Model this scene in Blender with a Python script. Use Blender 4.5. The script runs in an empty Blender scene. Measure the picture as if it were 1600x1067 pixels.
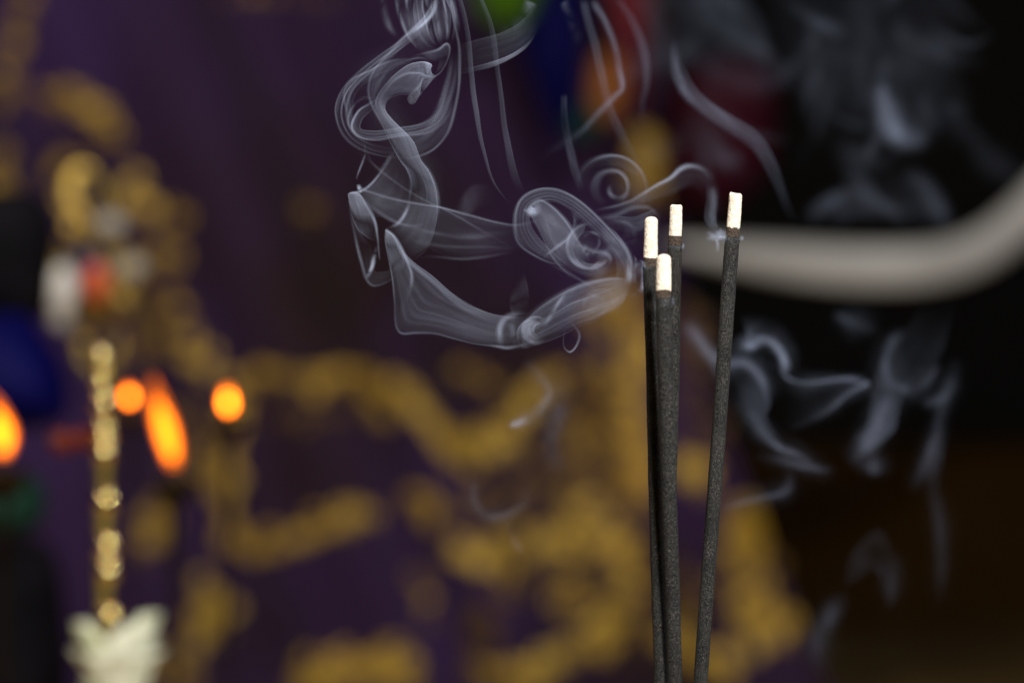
import bpy, bmesh, math, random
import numpy as np
from mathutils import Vector, noise as mnoise
random.seed(7); np.random.seed(7)
sc = bpy.context.scene
COL = sc.collection

# ------------------------------------------------------------------ camera
FOC = 0.60                    # camera to the incense sticks (m)
S = 1.0e-4                    # metres per photo pixel at that distance
cam_d = bpy.data.cameras.new('camera'); cam = bpy.data.objects.new('camera', cam_d); COL.objects.link(cam)
cam.location = (0, -FOC, 0); cam.rotation_euler = (math.radians(90), 0, 0)
cam_d.sensor_width = 36; cam_d.lens = 36 * FOC / 0.16
cam_d.clip_start = 0.02; cam_d.clip_end = 50
cam_d.dof.use_dof = True; cam_d.dof.focus_distance = FOC + 0.001
cam_d.dof.aperture_fstop = cam_d.lens / 10.0      # 10 mm aperture
sc.camera = cam

# ------------------------------------------------------------------ world, lamps, exposure
w = bpy.data.worlds.new('World'); sc.world = w; w.use_nodes = True
bg = w.node_tree.nodes['Background']; bg.inputs[0].default_value = (0.55, 0.6, 0.9, 1); bg.inputs[1].default_value = 0.004

def area(name, loc, target, size, power, color):
    l = bpy.data.lights.new(name, 'AREA'); l.shape = 'DISK'; l.size = size; l.energy = power; l.color = color
    o = bpy.data.objects.new(name, l); COL.objects.link(o); o.location = loc
    d = Vector(target) - Vector(loc); o.rotation_euler = d.to_track_quat('-Z', 'Y').to_euler()
    return o
KEY = Vector((0.16, -0.50, 0.34))
area('flash_lamp', KEY, (0.0, 0.3, 0.0), 0.12, 8.8, (1.0, 0.98, 0.96))
area('room_lamp', (-0.45, 0.15, 0.75), (-0.05, 0.85, -0.02), 0.25, 5.0, (1.0, 0.90, 0.78))
area('smoke_fill_lamp', (0.55, 0.12, 0.40), (0.0, 0.0, 0.0), 0.15, 2.0, (0.72, 0.84, 1.0))  # added cool fill that tints and brightens the smoke; no real lamp stands here

vs = sc.view_settings
sc.display_settings.display_device = 'sRGB'
vs.view_transform = 'Standard'; vs.look = 'None'; vs.exposure = 0; vs.gamma = 1; vs.use_curve_mapping = False
sc.render.engine = 'CYCLES'
cy = sc.cycles
cy.use_denoising = True
cy.max_bounces = 4; cy.diffuse_bounces = 1; cy.glossy_bounces = 2; cy.transmission_bounces = 1
cy.transparent_max_bounces = 128; cy.sample_clamp_indirect = 4.0
cy.caustics_reflective = False; cy.caustics_refractive = False

# ------------------------------------------------------------------ helpers
def W(px, py, D):
    """point at photo position px,py standing D metres from the camera"""
    k = D / FOC
    return Vector(((px - 800) * S * k, D - FOC, -(py - 533.5) * S * k))
def mesh_obj(name, verts, faces, mat=None, parent=None, smooth=True):
    me = bpy.data.meshes.new(name); me.from_pydata([tuple(v) for v in verts], [], [tuple(f) for f in faces])
    if smooth: me.polygons.foreach_set('use_smooth', [True] * len(me.polygons))
    me.update()
    o = bpy.data.objects.new(name, me); COL.objects.link(o)
    if mat: me.materials.append(mat)
    if parent is not None:
        o.parent = parent; o.matrix_parent_inverse = parent.matrix_basis.inverted()
    return o
def empty(name, loc, label, cat, group=None):
    o = bpy.data.objects.new(name, None); COL.objects.link(o); o.location = loc; o.empty_display_size = 0.01
    o['label'] = label; o['category'] = cat
    if group: o['group'] = group
    return o
def tag(o, label, cat, group=None, kind=None):
    o['label'] = label; o['category'] = cat
    if group: o['group'] = group
    if kind: o['kind'] = kind
    return o
def lathe(profile, centre=(0, 0, 0), seg=32):
    """profile: list of (r, z). returns verts, faces; closed with end caps"""
    V, F = [], []
    for r, z in profile:
        for i in range(seg):
            a = 2 * math.pi * i / seg
            V.append((centre[0] + r * math.cos(a), centre[1] + r * math.sin(a), centre[2] + z))
    n = len(profile)
    for j in range(n - 1):
        for i in range(seg):
            a, b = j * seg + i, j * seg + (i + 1) % seg
            F.append((a, b, b + seg, a + seg))
    F.append(tuple(range(seg - 1, -1, -1))); F.append(tuple((n - 1) * seg + i for i in range(seg)))
    return V, F
def spline(pts, n):
    """Catmull-Rom through pts, n points evenly spaced along it"""
    P = np.array(pts, float)
    if len(P) == 2:
        t = np.linspace(0, 1, n)[:, None]; return P[0] * (1 - t) + P[1] * t
    E = np.vstack([2 * P[0] - P[1], P, 2 * P[-1] - P[-2]])
    out = []
    for i in range(1, len(E) - 2):
        p0, p1, p2, p3 = E[i - 1], E[i], E[i + 1], E[i + 2]
        for t in np.linspace(0, 1, 24, endpoint=False):
            out.append(0.5 * (2 * p1 + (p2 - p0) * t + (2 * p0 - 5 * p1 + 4 * p2 - p3) * t * t + (3 * p1 - p0 - 3 * p2 + p3) * t ** 3))
    out.append(P[-1]); out = np.array(out)
    d = np.r_[0, np.cumsum(np.linalg.norm(np.diff(out[:, :2], axis=0), axis=1))]
    t = np.linspace(0, d[-1], n)
    return np.stack([np.interp(t, d, out[:, k]) for k in range(out.shape[1])], 1)

# ------------------------------------------------------------------ materials
def mat(name):
    m = bpy.data.materials.new(name); m.use_nodes = True
    nt = m.node_tree; return m, nt, nt.nodes['Principled BSDF']
def noise_col(nt, scale, c1, c2, lo=0.35, hi=0.65, detail=4, coord='Object'):
    tc = nt.nodes.new('ShaderNodeTexCoord'); nz = nt.nodes.new('ShaderNodeTexNoise'); rp = nt.nodes.new('ShaderNodeValToRGB')
    nz.inputs['Scale'].default_value = scale; nz.inputs['Detail'].default_value = detail
    rp.color_ramp.elements[0].position = lo; rp.color_ramp.elements[0].color = (*c1, 1)
    rp.color_ramp.elements[1].position = hi; rp.color_ramp.elements[1].color = (*c2, 1)
    nt.links.new(tc.outputs[coord], nz.inputs['Vector']); nt.links.new(nz.outputs['Fac'], rp.inputs[0])
    return tc, nz, rp
def simple(name, c1, c2, scale=60, rough=0.7, metal=0.0, bump=0.0, spec=0.3, sheen=0.0):
    m, nt, p = mat(name)
    tc, nz, rp = noise_col(nt, scale, c1, c2)
    nt.links.new(rp.outputs[0], p.inputs['Base Color'])
    p.inputs['Roughness'].default_value = rough; p.inputs['Metallic'].default_value = metal
    p.inputs['Specular IOR Level'].default_value = spec; p.inputs['Sheen Weight'].default_value = sheen
    if bump:
        b = nt.nodes.new('ShaderNodeBump'); b.inputs['Strength'].default_value = bump; b.inputs['Distance'].default_value = 0.001
        nt.links.new(nz.outputs['Fac'], b.inputs['Height']); nt.links.new(b.outputs[0], p.inputs['Normal'])
    return m
M = {}
M['cloth'] = simple('purple_brocade', (0.026, 0.010, 0.014), (0.046, 0.018, 0.090), 6, 0.75, 0, 0.3, 0.2, 0.15)
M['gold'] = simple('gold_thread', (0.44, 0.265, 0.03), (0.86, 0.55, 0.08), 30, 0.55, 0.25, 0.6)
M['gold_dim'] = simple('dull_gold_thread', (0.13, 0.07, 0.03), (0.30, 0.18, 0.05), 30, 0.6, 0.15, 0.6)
M['gold_bright'] = simple('bright_gold_thread', (0.68, 0.42, 0.06), (0.97, 0.66, 0.14), 30, 0.5, 0.25, 0.6)  # brighter gold tone, scattered through the motifs and ornament
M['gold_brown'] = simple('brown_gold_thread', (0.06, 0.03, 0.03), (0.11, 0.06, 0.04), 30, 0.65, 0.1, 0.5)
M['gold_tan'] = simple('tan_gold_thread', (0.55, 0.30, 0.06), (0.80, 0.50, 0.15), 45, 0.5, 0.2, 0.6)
M['brass'] = simple('polished_brass', (0.95, 0.68, 0.24), (0.98, 0.75, 0.32), 200, 0.04, 1.0)
M['old_brass'] = simple('dark_bronze', (0.008, 0.005, 0.002), (0.022, 0.012, 0.004), 120, 0.5, 0.6)
M['gilt'] = simple('gilt_metal', (0.20, 0.12, 0.025), (0.42, 0.28, 0.08), 150, 0.38, 0.6)
M['stem'] = simple('tarnished_brass', (0.20, 0.14, 0.02), (0.34, 0.24, 0.04), 150, 0.45, 0.7)
M['pearl'] = simple('pearl_white', (0.55, 0.52, 0.46), (0.75, 0.72, 0.66), 300, 0.3)
M['pearl_grey'] = simple('grey_pearl', (0.30, 0.27, 0.22), (0.48, 0.45, 0.38), 300, 0.35)
M['coral'] = simple('coral_red', (0.60, 0.09, 0.03), (0.75, 0.16, 0.05), 300, 0.3)
M['enamel'] = simple('dark_blue_enamel', (0.01, 0.015, 0.05), (0.015, 0.02, 0.07), 200, 0.25)
M['petal'] = simple('white_petal', (0.52, 0.55, 0.32), (0.78, 0.77, 0.60), 140, 0.6)
M['band'] = simple('off_white_band', (0.50, 0.495, 0.48), (0.78, 0.78, 0.76), 14, 0.6)
M['navy'] = simple('navy_silk', (0.001, 0.001, 0.035), (0.002, 0.002, 0.065), 40, 0.6, 0, 0, 0.06)
M['green'] = simple('green_silk', (0.04, 0.10, 0.004), (0.07, 0.16, 0.008), 40, 0.6, 0, 0, 0.06)
M['dkgreen'] = simple('dark_green_silk', (0.008, 0.03, 0.02), (0.012, 0.045, 0.03), 40, 0.6, 0, 0, 0.06)
M['orange'] = simple('orange_silk', (0.24, 0.075, 0.02), (0.31, 0.115, 0.028), 40, 0.6, 0, 0, 0.06)
M['red'] = simple('dark_red_silk', (0.10, 0.012, 0.018), (0.16, 0.02, 0.03), 40, 0.6, 0, 0, 0.06)
M['maroon'] = simple('maroon_silk', (0.03, 0.0025, 0.008), (0.05, 0.005, 0.014), 40, 0.6, 0, 0, 0.06)
M['black'] = simple('black_cloth', (0.003, 0.003, 0.004), (0.007, 0.006, 0.008), 40, 0.8, 0, 0, 0.06)
M['redbead'] = simple('red_glass_bead', (0.10, 0.010, 0.003), (0.16, 0.018, 0.004), 100, 0.3)
M['wall'] = simple('dark_wall', (0.004, 0.004, 0.004), (0.010, 0.008, 0.006), 4, 0.9)
M['cab'] = simple('dark_brown_wood', (0.050, 0.023, 0.004), (0.080, 0.040, 0.006), 6, 0.9, 0, 0, 0.05)
M['wick'] = simple('burnt_wick', (0.01, 0.008, 0.006), (0.03, 0.02, 0.015), 400, 0.9)
# table: brown wood
m, nt, p = mat('brown_wood'); M['wood'] = m
tc, nz, rp = noise_col(nt, 3.0, (0.24, 0.14, 0.045), (0.36, 0.23, 0.08), 0.3, 0.7, 6)
mp = nt.nodes.new('ShaderNodeMapping'); mp.inputs['Scale'].default_value = (14, 1, 1)
nt.links.new(tc.outputs['Object'], mp.inputs[0]); nt.links.new(mp.outputs[0], nz.inputs['Vector'])
nt.links.new(rp.outputs[0], p.inputs['Base Color']); p.inputs['Roughness'].default_value = 0.55
# charcoal incense: grains with pale and brown sparkles
m, nt, p = mat('charcoal_incense'); M['charcoal'] = m
tc, nz, rp = noise_col(nt, 5200, (0.003, 0.003, 0.003), (0.056, 0.056, 0.054), 0.42, 0.76, 3)
nz2 = nt.nodes.new('ShaderNodeTexNoise'); nz2.inputs['Scale'].default_value = 7400; nz2.inputs['Detail'].default_value = 1
rp2 = nt.nodes.new('ShaderNodeValToRGB'); rp2.color_ramp.elements[0].position = 0.66; rp2.color_ramp.elements[1].position = 0.78
rp2.color_ramp.elements[0].color = (0, 0, 0, 1); rp2.color_ramp.elements[1].color = (1, 1, 1, 1)
mx = nt.nodes.new('ShaderNodeMix'); mx.data_type = 'RGBA'; mx.inputs['B'].default_value = (0.28, 0.25, 0.20, 1)
nz3 = nt.nodes.new('ShaderNodeTexNoise'); nz3.inputs['Scale'].default_value = 260; nz3.inputs['Detail'].default_value = 3
rp3 = nt.nodes.new('ShaderNodeValToRGB'); rp3.color_ramp.elements[0].color = (0.72, 0.72, 0.72, 1); rp3.color_ramp.elements[1].color = (1.2, 1.18, 1.12, 1)
rp3.color_ramp.elements[0].position = 0.35; rp3.color_ramp.elements[1].position = 0.65
mu = nt.nodes.new('ShaderNodeMix'); mu.data_type = 'RGBA'; mu.blend_type = 'MULTIPLY'; mu.inputs['Factor'].default_value = 1
L = nt.links.new
L(tc.outputs['Object'], nz2.inputs['Vector']); L(tc.outputs['Object'], nz3.inputs['Vector'])
L(nz2.outputs['Fac'], rp2.inputs[0]); L(rp2.outputs[0], mx.inputs['Factor']); L(rp.outputs[0], mx.inputs['A'])
L(nz3.outputs['Fac'], rp3.inputs[0]); L(mx.outputs['Result'], mu.inputs['A']); L(rp3.outputs[0], mu.inputs['B'])
L(mu.outputs['Result'], p.inputs['Base Color']); p.inputs['Roughness'].default_value = 0.8; p.inputs['Specular IOR Level'].default_value = 0.2
bm_ = nt.nodes.new('ShaderNodeBump'); bm_.inputs['Strength'].default_value = 0.8; bm_.inputs['Distance'].default_value = 0.00012
L(nz.outputs['Fac'], bm_.inputs['Height']); L(bm_.outputs[0], p.inputs['Normal'])
M['char'] = simple('charred_ring', (0.018, 0.014, 0.011), (0.09, 0.062, 0.045), 4200, 0.9, 0, 0.6)
M['ash'] = simple('pale_ash', (0.60, 0.50, 0.38), (0.88, 0.80, 0.67), 2600, 0.95, 0, 0.3, 0.1)
M['ashbed'] = simple('grey_ash', (0.25, 0.24, 0.22), (0.4, 0.39, 0.36), 900, 0.95, 0, 0.6)
# flame: burning gas, yellow heart and orange skin (attribute heat is built into the mesh)
def flame_mat(name, strength, clear):
    m, nt, p = mat(name); nt.nodes.remove(p)
    at = nt.nodes.new('ShaderNodeAttribute'); at.attribute_name = 'heat'
    r = nt.nodes.new('ShaderNodeValToRGB'); e = nt.nodes.new('ShaderNodeEmission'); tr = nt.nodes.new('ShaderNodeBsdfTransparent'); mx = nt.nodes.new('ShaderNodeMixShader')
    r.color_ramp.elements[0].color = (1.0, 0.17, 0.006, 1); r.color_ramp.elements[0].position = 0.05
    r.color_ramp.elements[1].color = (1.0, 0.58, 0.08, 1); r.color_ramp.elements[1].position = 0.95
    nt.links.new(at.outputs['Fac'], r.inputs[0]); nt.links.new(r.outputs[0], e.inputs[0])
    e.inputs[1].default_value = strength; mx.inputs[0].default_value = clear
    nt.links.new(e.outputs[0], mx.inputs[1]); nt.links.new(tr.outputs[0], mx.inputs[2])
    nt.links.new(mx.outputs[0], nt.nodes['Material Output'].inputs[0]); return m
# smoke: thin veils; optical depth grows where a veil is seen edge-on, as in any thin scattering sheet
def smoke_mat(name, colour, stri=0.7, su=9.0, sv=1.3):
    m, nt, p = mat(name); nt.nodes.remove(p); N = nt.nodes.new; L = nt.links.new
    at = N('ShaderNodeAttribute'); at.attribute_name = 'dens'
    uv = N('ShaderNodeUVMap'); uv.uv_map = 'flow'
    mp = N('ShaderNodeMapping'); mp.inputs['Scale'].default_value = (su, sv, 1)
    nz = N('ShaderNodeTexNoise'); nz.inputs['Scale'].default_value = 1; nz.inputs['Detail'].default_value = 2.5; nz.inputs['Roughness'].default_value = 0.5; nz.inputs['Distortion'].default_value = 0.35
    r1 = N('ShaderNodeMath'); r1.operation = 'MULTIPLY_ADD'; r1.inputs[1].default_value = 2; r1.inputs[2].default_value = -1
    r2 = N('ShaderNodeMath'); r2.operation = 'ABSOLUTE'; r3 = N('ShaderNodeMath'); r3.operation = 'SUBTRACT'; r3.inputs[0].default_value = 1
    r4 = N('ShaderNodeMath'); r4.operation = 'POWER'; r4.inputs[1].default_value = 9
    mr = N('ShaderNodeMath'); mr.operation = 'MULTIPLY_ADD'; mr.inputs[1].default_value = stri * 1.9; mr.inputs[2].default_value = 1 - stri * 0.8
    L(r1.outputs[0], r2.inputs[0]); L(r2.outputs[0], r3.inputs[1]); L(r3.outputs[0], r4.inputs[0]); L(r4.outputs[0], mr.inputs[0])
    ge = N('ShaderNodeNewGeometry'); dt = N('ShaderNodeVectorMath'); dt.operation = 'DOT_PRODUCT'
    ab = N('ShaderNodeMath'); ab.operation = 'ABSOLUTE'; ad = N('ShaderNodeMath'); ad.operation = 'ADD'; ad.inputs[1].default_value = 0.17
    mu = N('ShaderNodeMath'); mu.operation = 'MULTIPLY'; dv = N('ShaderNodeMath'); dv.operation = 'DIVIDE'
    ng = N('ShaderNodeMath'); ng.operation = 'MULTIPLY'; ng.inputs[1].default_value = -1
    ex = N('ShaderNodeMath'); ex.operation = 'EXPONENT'; om = N('ShaderNodeMath'); om.operation = 'SUBTRACT'; om.inputs[0].default_value = 1
    nrm = N('ShaderNodeCombineXYZ'); kd = KEY.normalized()
    for i in range(3): nrm.inputs[i].default_value = kd[i]
    di = N('ShaderNodeBsdfDiffuse'); tl = N('ShaderNodeBsdfTranslucent'); ms = N('ShaderNodeMixShader'); tr = N('ShaderNodeBsdfTransparent'); mo = N('ShaderNodeMixShader')
    di.inputs[0].default_value = (*colour, 1); tl.inputs[0].default_value = (*colour, 1)
    L(nrm.outputs[0], di.inputs['Normal']); L(nrm.outputs[0], tl.inputs['Normal'])
    L(uv.outputs[0], mp.inputs[0]); L(mp.outputs[0], nz.inputs['Vector']); L(nz.outputs['Fac'], r1.inputs[0])
    L(ge.outputs['Normal'], dt.inputs[0]); L(ge.outputs['Incoming'], dt.inputs[1]); L(dt.outputs['Value'], ab.inputs[0]); L(ab.outputs[0], ad.inputs[0])
    L(at.outputs['Fac'], mu.inputs[0]); L(mr.outputs[0], mu.inputs[1]); L(mu.outputs[0], dv.inputs[0]); L(ad.outputs[0], dv.inputs[1])
    L(dv.outputs[0], ng.inputs[0]); L(ng.outputs[0], ex.inputs[0]); L(ex.outputs[0], om.inputs[1])
    ms.inputs[0].default_value = 0.5; L(di.outputs[0], ms.inputs[1]); L(tl.outputs[0], ms.inputs[2])
    L(om.outputs[0], mo.inputs[0]); L(tr.outputs[0], mo.inputs[1]); L(ms.outputs[0], mo.inputs[2])
    L(mo.outputs[0], nt.nodes['Material Output'].inputs[0]); return m

# ------------------------------------------------------------------ setting: table and wall
TZ = -0.20
def box(name, x0, x1, y0, y1, z0, z1, mt):
    V = [(x, y, z) for z in (z0, z1) for y in (y0, y1) for x in (x0, x1)]
    F = [(0, 2, 3, 1), (4, 5, 7, 6), (0, 1, 5, 4), (2, 6, 7, 3), (0, 4, 6, 2), (1, 3, 7, 5)]
    return mesh_obj(name, V, F, mt, smooth=False)
t = box('table', -1.6, 1.6, -0.25, 2.6, TZ - 0.03, TZ, M['wood']); t['kind'] = 'structure'
t = box('wooden_cabinet', 0.0, 1.5, 2.1, 2.5, TZ, -0.075, M['cab']); tag(t, 'low dark brown wooden cabinet behind, lower right', 'cabinet')
bv = t.modifiers.new('round', 'BEVEL'); bv.width = 0.004; bv.segments = 2
t = box('wall', -2.5, 2.5, 2.62, 2.66, -0.6, 1.4, M['wall']); t['kind'] = 'structure'

# ------------------------------------------------------------------ purple brocade cloth with gold appliqué
DC = 1.95; KC = S * DC / FOC
def fold(x, z):
    """cloth depth (m) at x, z: soft slanting folds"""
    a = x + 0.35 * z
    f = 0.016 * math.sin(a * 31 + 0.6) + 0.008 * math.sin(a * 67 + 2.0 + 4 * z) + 0.004 * math.sin(a * 118 + z * 9)
    f += 0.012 * mnoise.noise(Vector((x * 9, z * 9, 1.7)))
    return (DC - FOC) + f
edge = spline([(1030, -200), (1035, 0), (1050, 300), (1095, 550), (1160, 760), (1290, 1080), (1320, 1149)], 80)
NX, NZ = 150, 80
V, F = [], []
for j in range(NZ):
    py = -200 + (1149 + 200 - 1) * j / (NZ - 1)
    xr = np.interp(py, edge[:, 1], edge[:, 0])
    for i in range(NX):
        px = -150 + (xr + 150) * i / (NX - 1)
        x, z = (px - 800) * KC, -(py - 533.5) * KC
        V.append((x, fold(x, z), max(z, TZ + 0.0005)))
for j in range(NZ - 1):
    for i in range(NX - 1):
        a = j * NX + i; F.append((a, a + NX, a + NX + 1, a + 1))
cloth = empty('brocade_cloth', W(500, 1149, DC), 'purple brocade cloth with curling gold pattern hanging behind the incense sticks', 'cloth')
bpy.context.view_layer.update()
fab = mesh_obj('fabric', V, F, M['cloth'], cloth)
so = fab.modifiers.new('thick', 'SOLIDIFY'); so.thickness = 0.0015; so.offset = -1

srng = random.Random(5)
def strip(pts, width, mt, name='gold_motif', taper=None):
    """raised embroidery lying on the cloth: overlapping stitched leaves that follow pts (photo pixels)"""
    P = spline(pts, 60); ln = np.linalg.norm(np.diff(P, axis=0), axis=1).sum()
    V, F, MI = [], [], []
    n = max(5, int((ln + width) * width / 300))
    CB = 5
    for k in range(60):
        tg = P[min(k + 1, 59)] - P[max(k - 1, 0)]; tg = tg / (np.linalg.norm(tg) + 1e-9); nr = np.array([-tg[1], tg[0]])
        wv = width * 0.45 * (np.interp(k / 59, np.linspace(0, 1, len(taper)), taper) if taper else 1) * (1 + 0.5 * mnoise.noise(Vector((P[k][0] * 0.04, P[k][1] * 0.04, 5)))) * math.sqrt(min(1, 6 * min(k, 59 - k) / 59 + 0.2))
        for c in range(CB):
            u = c / (CB - 1) * 2 - 1; q = P[k] + nr * u * wv * 0.5; x, z = (q[0] - 800) * KC, -(q[1] - 533.5) * KC
            V.append((x, fold(x, z) - 0.0003 - 0.0006 * (1 - u * u), max(z, TZ + 0.001)))
    for k in range(59):
        for c in range(CB - 1): a = k * CB + c; F.append((a, a + 1, a + CB + 1, a + CB)); MI.append(0 if (k // 4 + c) % 3 else 2)
    for k in range(n):
        t_ = srng.random(); j = int(t_ * 59); tg = P[min(j + 1, 59)] - P[max(j - 1, 0)]; tg = tg / (np.linalg.norm(tg) + 1e-9); nr = np.array([-tg[1], tg[0]])
        wv = width * (np.interp(t_, np.linspace(0, 1, len(taper)), taper) if taper else 1)
        c = P[j] + nr * srng.gauss(0, 0.21) * wv + tg * srng.gauss(0, 0.10) * wv
        a1 = srng.uniform(9, 19) * (0.55 + width / 130); a2 = a1 * srng.uniform(0.4, 0.8); an = math.atan2(tg[1], tg[0]) + srng.gauss(0, 0.6)
        base = len(V); hgt = srng.uniform(0.001, 0.003)
        for s_ in (1.0, 0.6):
            for i in range(10):
                q_ = 2 * math.pi * i / 10; ex, ey = a1 * s_ * math.cos(q_), a2 * s_ * math.sin(q_) * (1 - 0.35 * math.cos(q_))
                qx, qy = c[0] + ex * math.cos(an) - ey * math.sin(an), c[1] + ex * math.sin(an) + ey * math.cos(an)
                x, z = (qx - 800) * KC, -(qy - 533.5) * KC
                V.append((x, fold(x, z) - 0.0004 - hgt * (1 - s_ * s_ * 0.9) - k * 4e-6, max(z, TZ + 0.001)))
        x, z = (c[0] - 800) * KC, -(c[1] - 533.5) * KC; V.append((x, fold(x, z) - 0.0004 - hgt - k * 4e-6, max(z, TZ + 0.001)))
        mi = srng.choice([0, 0, 1, 1, 2])
        for i in range(10):
            i2 = (i + 1) % 10; F.append((base + i, base + 10 + i, base + 10 + i2, base + i2)); F.append((base + 10 + i, base + 20, base + 10 + i2)); MI += [mi, mi]
    o = mesh_obj(name, V, F, M[mt], cloth)
    alt = {'gold': ('gold_bright', 'gold_dim'), 'gold_tan': ('gold_bright', 'gold'), 'gold_dim': ('gold', 'gold_brown'), 'gold_brown': ('gold_dim', 'cloth')}[mt]
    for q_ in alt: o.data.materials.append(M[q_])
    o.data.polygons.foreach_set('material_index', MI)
    return o
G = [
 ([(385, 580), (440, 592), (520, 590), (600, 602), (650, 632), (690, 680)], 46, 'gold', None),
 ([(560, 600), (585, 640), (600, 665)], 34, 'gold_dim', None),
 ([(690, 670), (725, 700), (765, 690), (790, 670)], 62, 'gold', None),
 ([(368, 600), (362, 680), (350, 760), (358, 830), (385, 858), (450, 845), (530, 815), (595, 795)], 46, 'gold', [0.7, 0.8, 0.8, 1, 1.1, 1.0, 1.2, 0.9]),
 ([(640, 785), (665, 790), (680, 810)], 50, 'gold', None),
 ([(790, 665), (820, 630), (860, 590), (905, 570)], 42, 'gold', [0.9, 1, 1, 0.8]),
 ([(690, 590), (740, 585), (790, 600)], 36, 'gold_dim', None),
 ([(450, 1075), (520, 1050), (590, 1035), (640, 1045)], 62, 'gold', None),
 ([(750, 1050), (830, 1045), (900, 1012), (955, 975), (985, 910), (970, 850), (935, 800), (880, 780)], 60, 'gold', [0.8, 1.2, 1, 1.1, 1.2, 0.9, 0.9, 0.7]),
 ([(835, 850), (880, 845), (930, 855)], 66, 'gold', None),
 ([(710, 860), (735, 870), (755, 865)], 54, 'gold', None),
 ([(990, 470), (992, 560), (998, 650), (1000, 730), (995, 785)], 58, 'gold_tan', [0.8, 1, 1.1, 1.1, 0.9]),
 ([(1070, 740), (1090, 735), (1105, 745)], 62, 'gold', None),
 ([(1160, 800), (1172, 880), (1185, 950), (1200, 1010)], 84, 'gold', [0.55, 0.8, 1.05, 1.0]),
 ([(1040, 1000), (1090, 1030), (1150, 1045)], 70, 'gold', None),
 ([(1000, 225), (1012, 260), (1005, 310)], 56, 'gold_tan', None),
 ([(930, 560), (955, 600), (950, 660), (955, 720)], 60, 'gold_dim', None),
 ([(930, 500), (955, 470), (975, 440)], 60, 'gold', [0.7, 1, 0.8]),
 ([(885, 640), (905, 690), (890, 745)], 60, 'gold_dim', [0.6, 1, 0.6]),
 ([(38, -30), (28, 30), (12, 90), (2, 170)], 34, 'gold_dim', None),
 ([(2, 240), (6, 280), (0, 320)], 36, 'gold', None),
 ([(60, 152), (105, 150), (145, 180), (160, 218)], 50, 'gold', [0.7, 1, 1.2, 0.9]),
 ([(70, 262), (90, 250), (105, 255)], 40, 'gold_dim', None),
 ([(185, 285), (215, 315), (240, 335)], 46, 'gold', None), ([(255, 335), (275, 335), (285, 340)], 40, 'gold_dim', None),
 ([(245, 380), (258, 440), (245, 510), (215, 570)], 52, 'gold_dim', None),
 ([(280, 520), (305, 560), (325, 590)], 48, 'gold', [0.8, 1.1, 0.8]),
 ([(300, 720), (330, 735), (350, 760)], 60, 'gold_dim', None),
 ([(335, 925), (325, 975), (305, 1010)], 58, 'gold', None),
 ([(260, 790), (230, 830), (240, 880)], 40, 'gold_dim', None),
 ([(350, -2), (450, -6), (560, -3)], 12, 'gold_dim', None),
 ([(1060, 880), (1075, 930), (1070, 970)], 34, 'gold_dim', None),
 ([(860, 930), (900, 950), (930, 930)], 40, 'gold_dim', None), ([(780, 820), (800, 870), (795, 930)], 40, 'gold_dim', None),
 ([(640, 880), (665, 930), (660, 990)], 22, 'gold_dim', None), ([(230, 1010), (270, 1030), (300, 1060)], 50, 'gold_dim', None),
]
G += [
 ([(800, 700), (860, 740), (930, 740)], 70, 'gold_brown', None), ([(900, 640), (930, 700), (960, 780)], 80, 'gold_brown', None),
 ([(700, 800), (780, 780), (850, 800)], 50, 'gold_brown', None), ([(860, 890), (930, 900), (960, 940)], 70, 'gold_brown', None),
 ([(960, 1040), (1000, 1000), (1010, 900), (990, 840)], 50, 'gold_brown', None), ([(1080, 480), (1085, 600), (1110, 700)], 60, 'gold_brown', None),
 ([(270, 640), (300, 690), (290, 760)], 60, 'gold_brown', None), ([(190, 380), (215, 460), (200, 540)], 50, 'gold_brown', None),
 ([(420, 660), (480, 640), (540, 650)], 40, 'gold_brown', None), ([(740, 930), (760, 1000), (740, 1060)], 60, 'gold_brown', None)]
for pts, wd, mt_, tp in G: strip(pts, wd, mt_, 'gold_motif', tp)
strip([(480, 325), (495, 335), (505, 330)], 34, 'gold_dim', 'gold_motif')

# ------------------------------------------------------------------ padded silk pendants and drapes
def puffy(name, outline, D, thick, mt, label, cat, group=None):
    n = 40; P = np.array(spline(outline + [outline[0]], n + 1)[:-1]); c = P.mean(0)
    V, F = [], []; rings = [1.0, 0.97, 0.88, 0.7, 0.45, 0.2]
    def add(side):
        base = len(V)
        for s in rings:
            for q in P:
                r = c + (q - c) * s; v = W(r[0], r[1], D)
                v.y += side * thick * math.sqrt(max(0, 1 - s * s)) + 0.0006 * side + 0.0015 * math.sin(r[0] * 0.07) * (1 - s)
                V.append(v)
        v = W(c[0], c[1], D); v.y += side * thick; V.append(v)
        for j in range(len(rings) - 1):
            for i in range(n):
                a, b = base + j * n + i, base + j * n + (i + 1) % n
                f = (a, b, b + n, a + n); F.append(f if side < 0 else f[::-1])
        t0 = base + (len(rings) - 1) * n; top = base + len(rings) * n
        for i in range(n):
            f = (t0 + i, t0 + (i + 1) % n, top); F.append(f if side < 0 else f[::-1])
        return base
    a = add(-1); b = add(1)
    for i in range(n):
        F.append((a + i, b + i, b + (i + 1) % n, a + (i + 1) % n))
    return tag(mesh_obj(name, V, F, M[mt]), label, cat, group)
DP = 1.80
GP = 'silk pendants hanging before the cloth'
puffy('silk_pendant', [(735, -70), (840, -70), (838, 0), (815, 38), (780, 42), (748, 15)], DP, 0.008, 'green', 'bright green silk pendant at the top edge of the picture', 'pendant', GP)
puffy('silk_pendant', [(800, -70), (915, -70), (915, 60), (905, 160), (885, 235), (858, 200), (828, 120), (800, 20)], DP + 0.02, 0.008, 'navy', 'deep navy blue silk pendant tapering to a point at top centre', 'pendant', GP)
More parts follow.
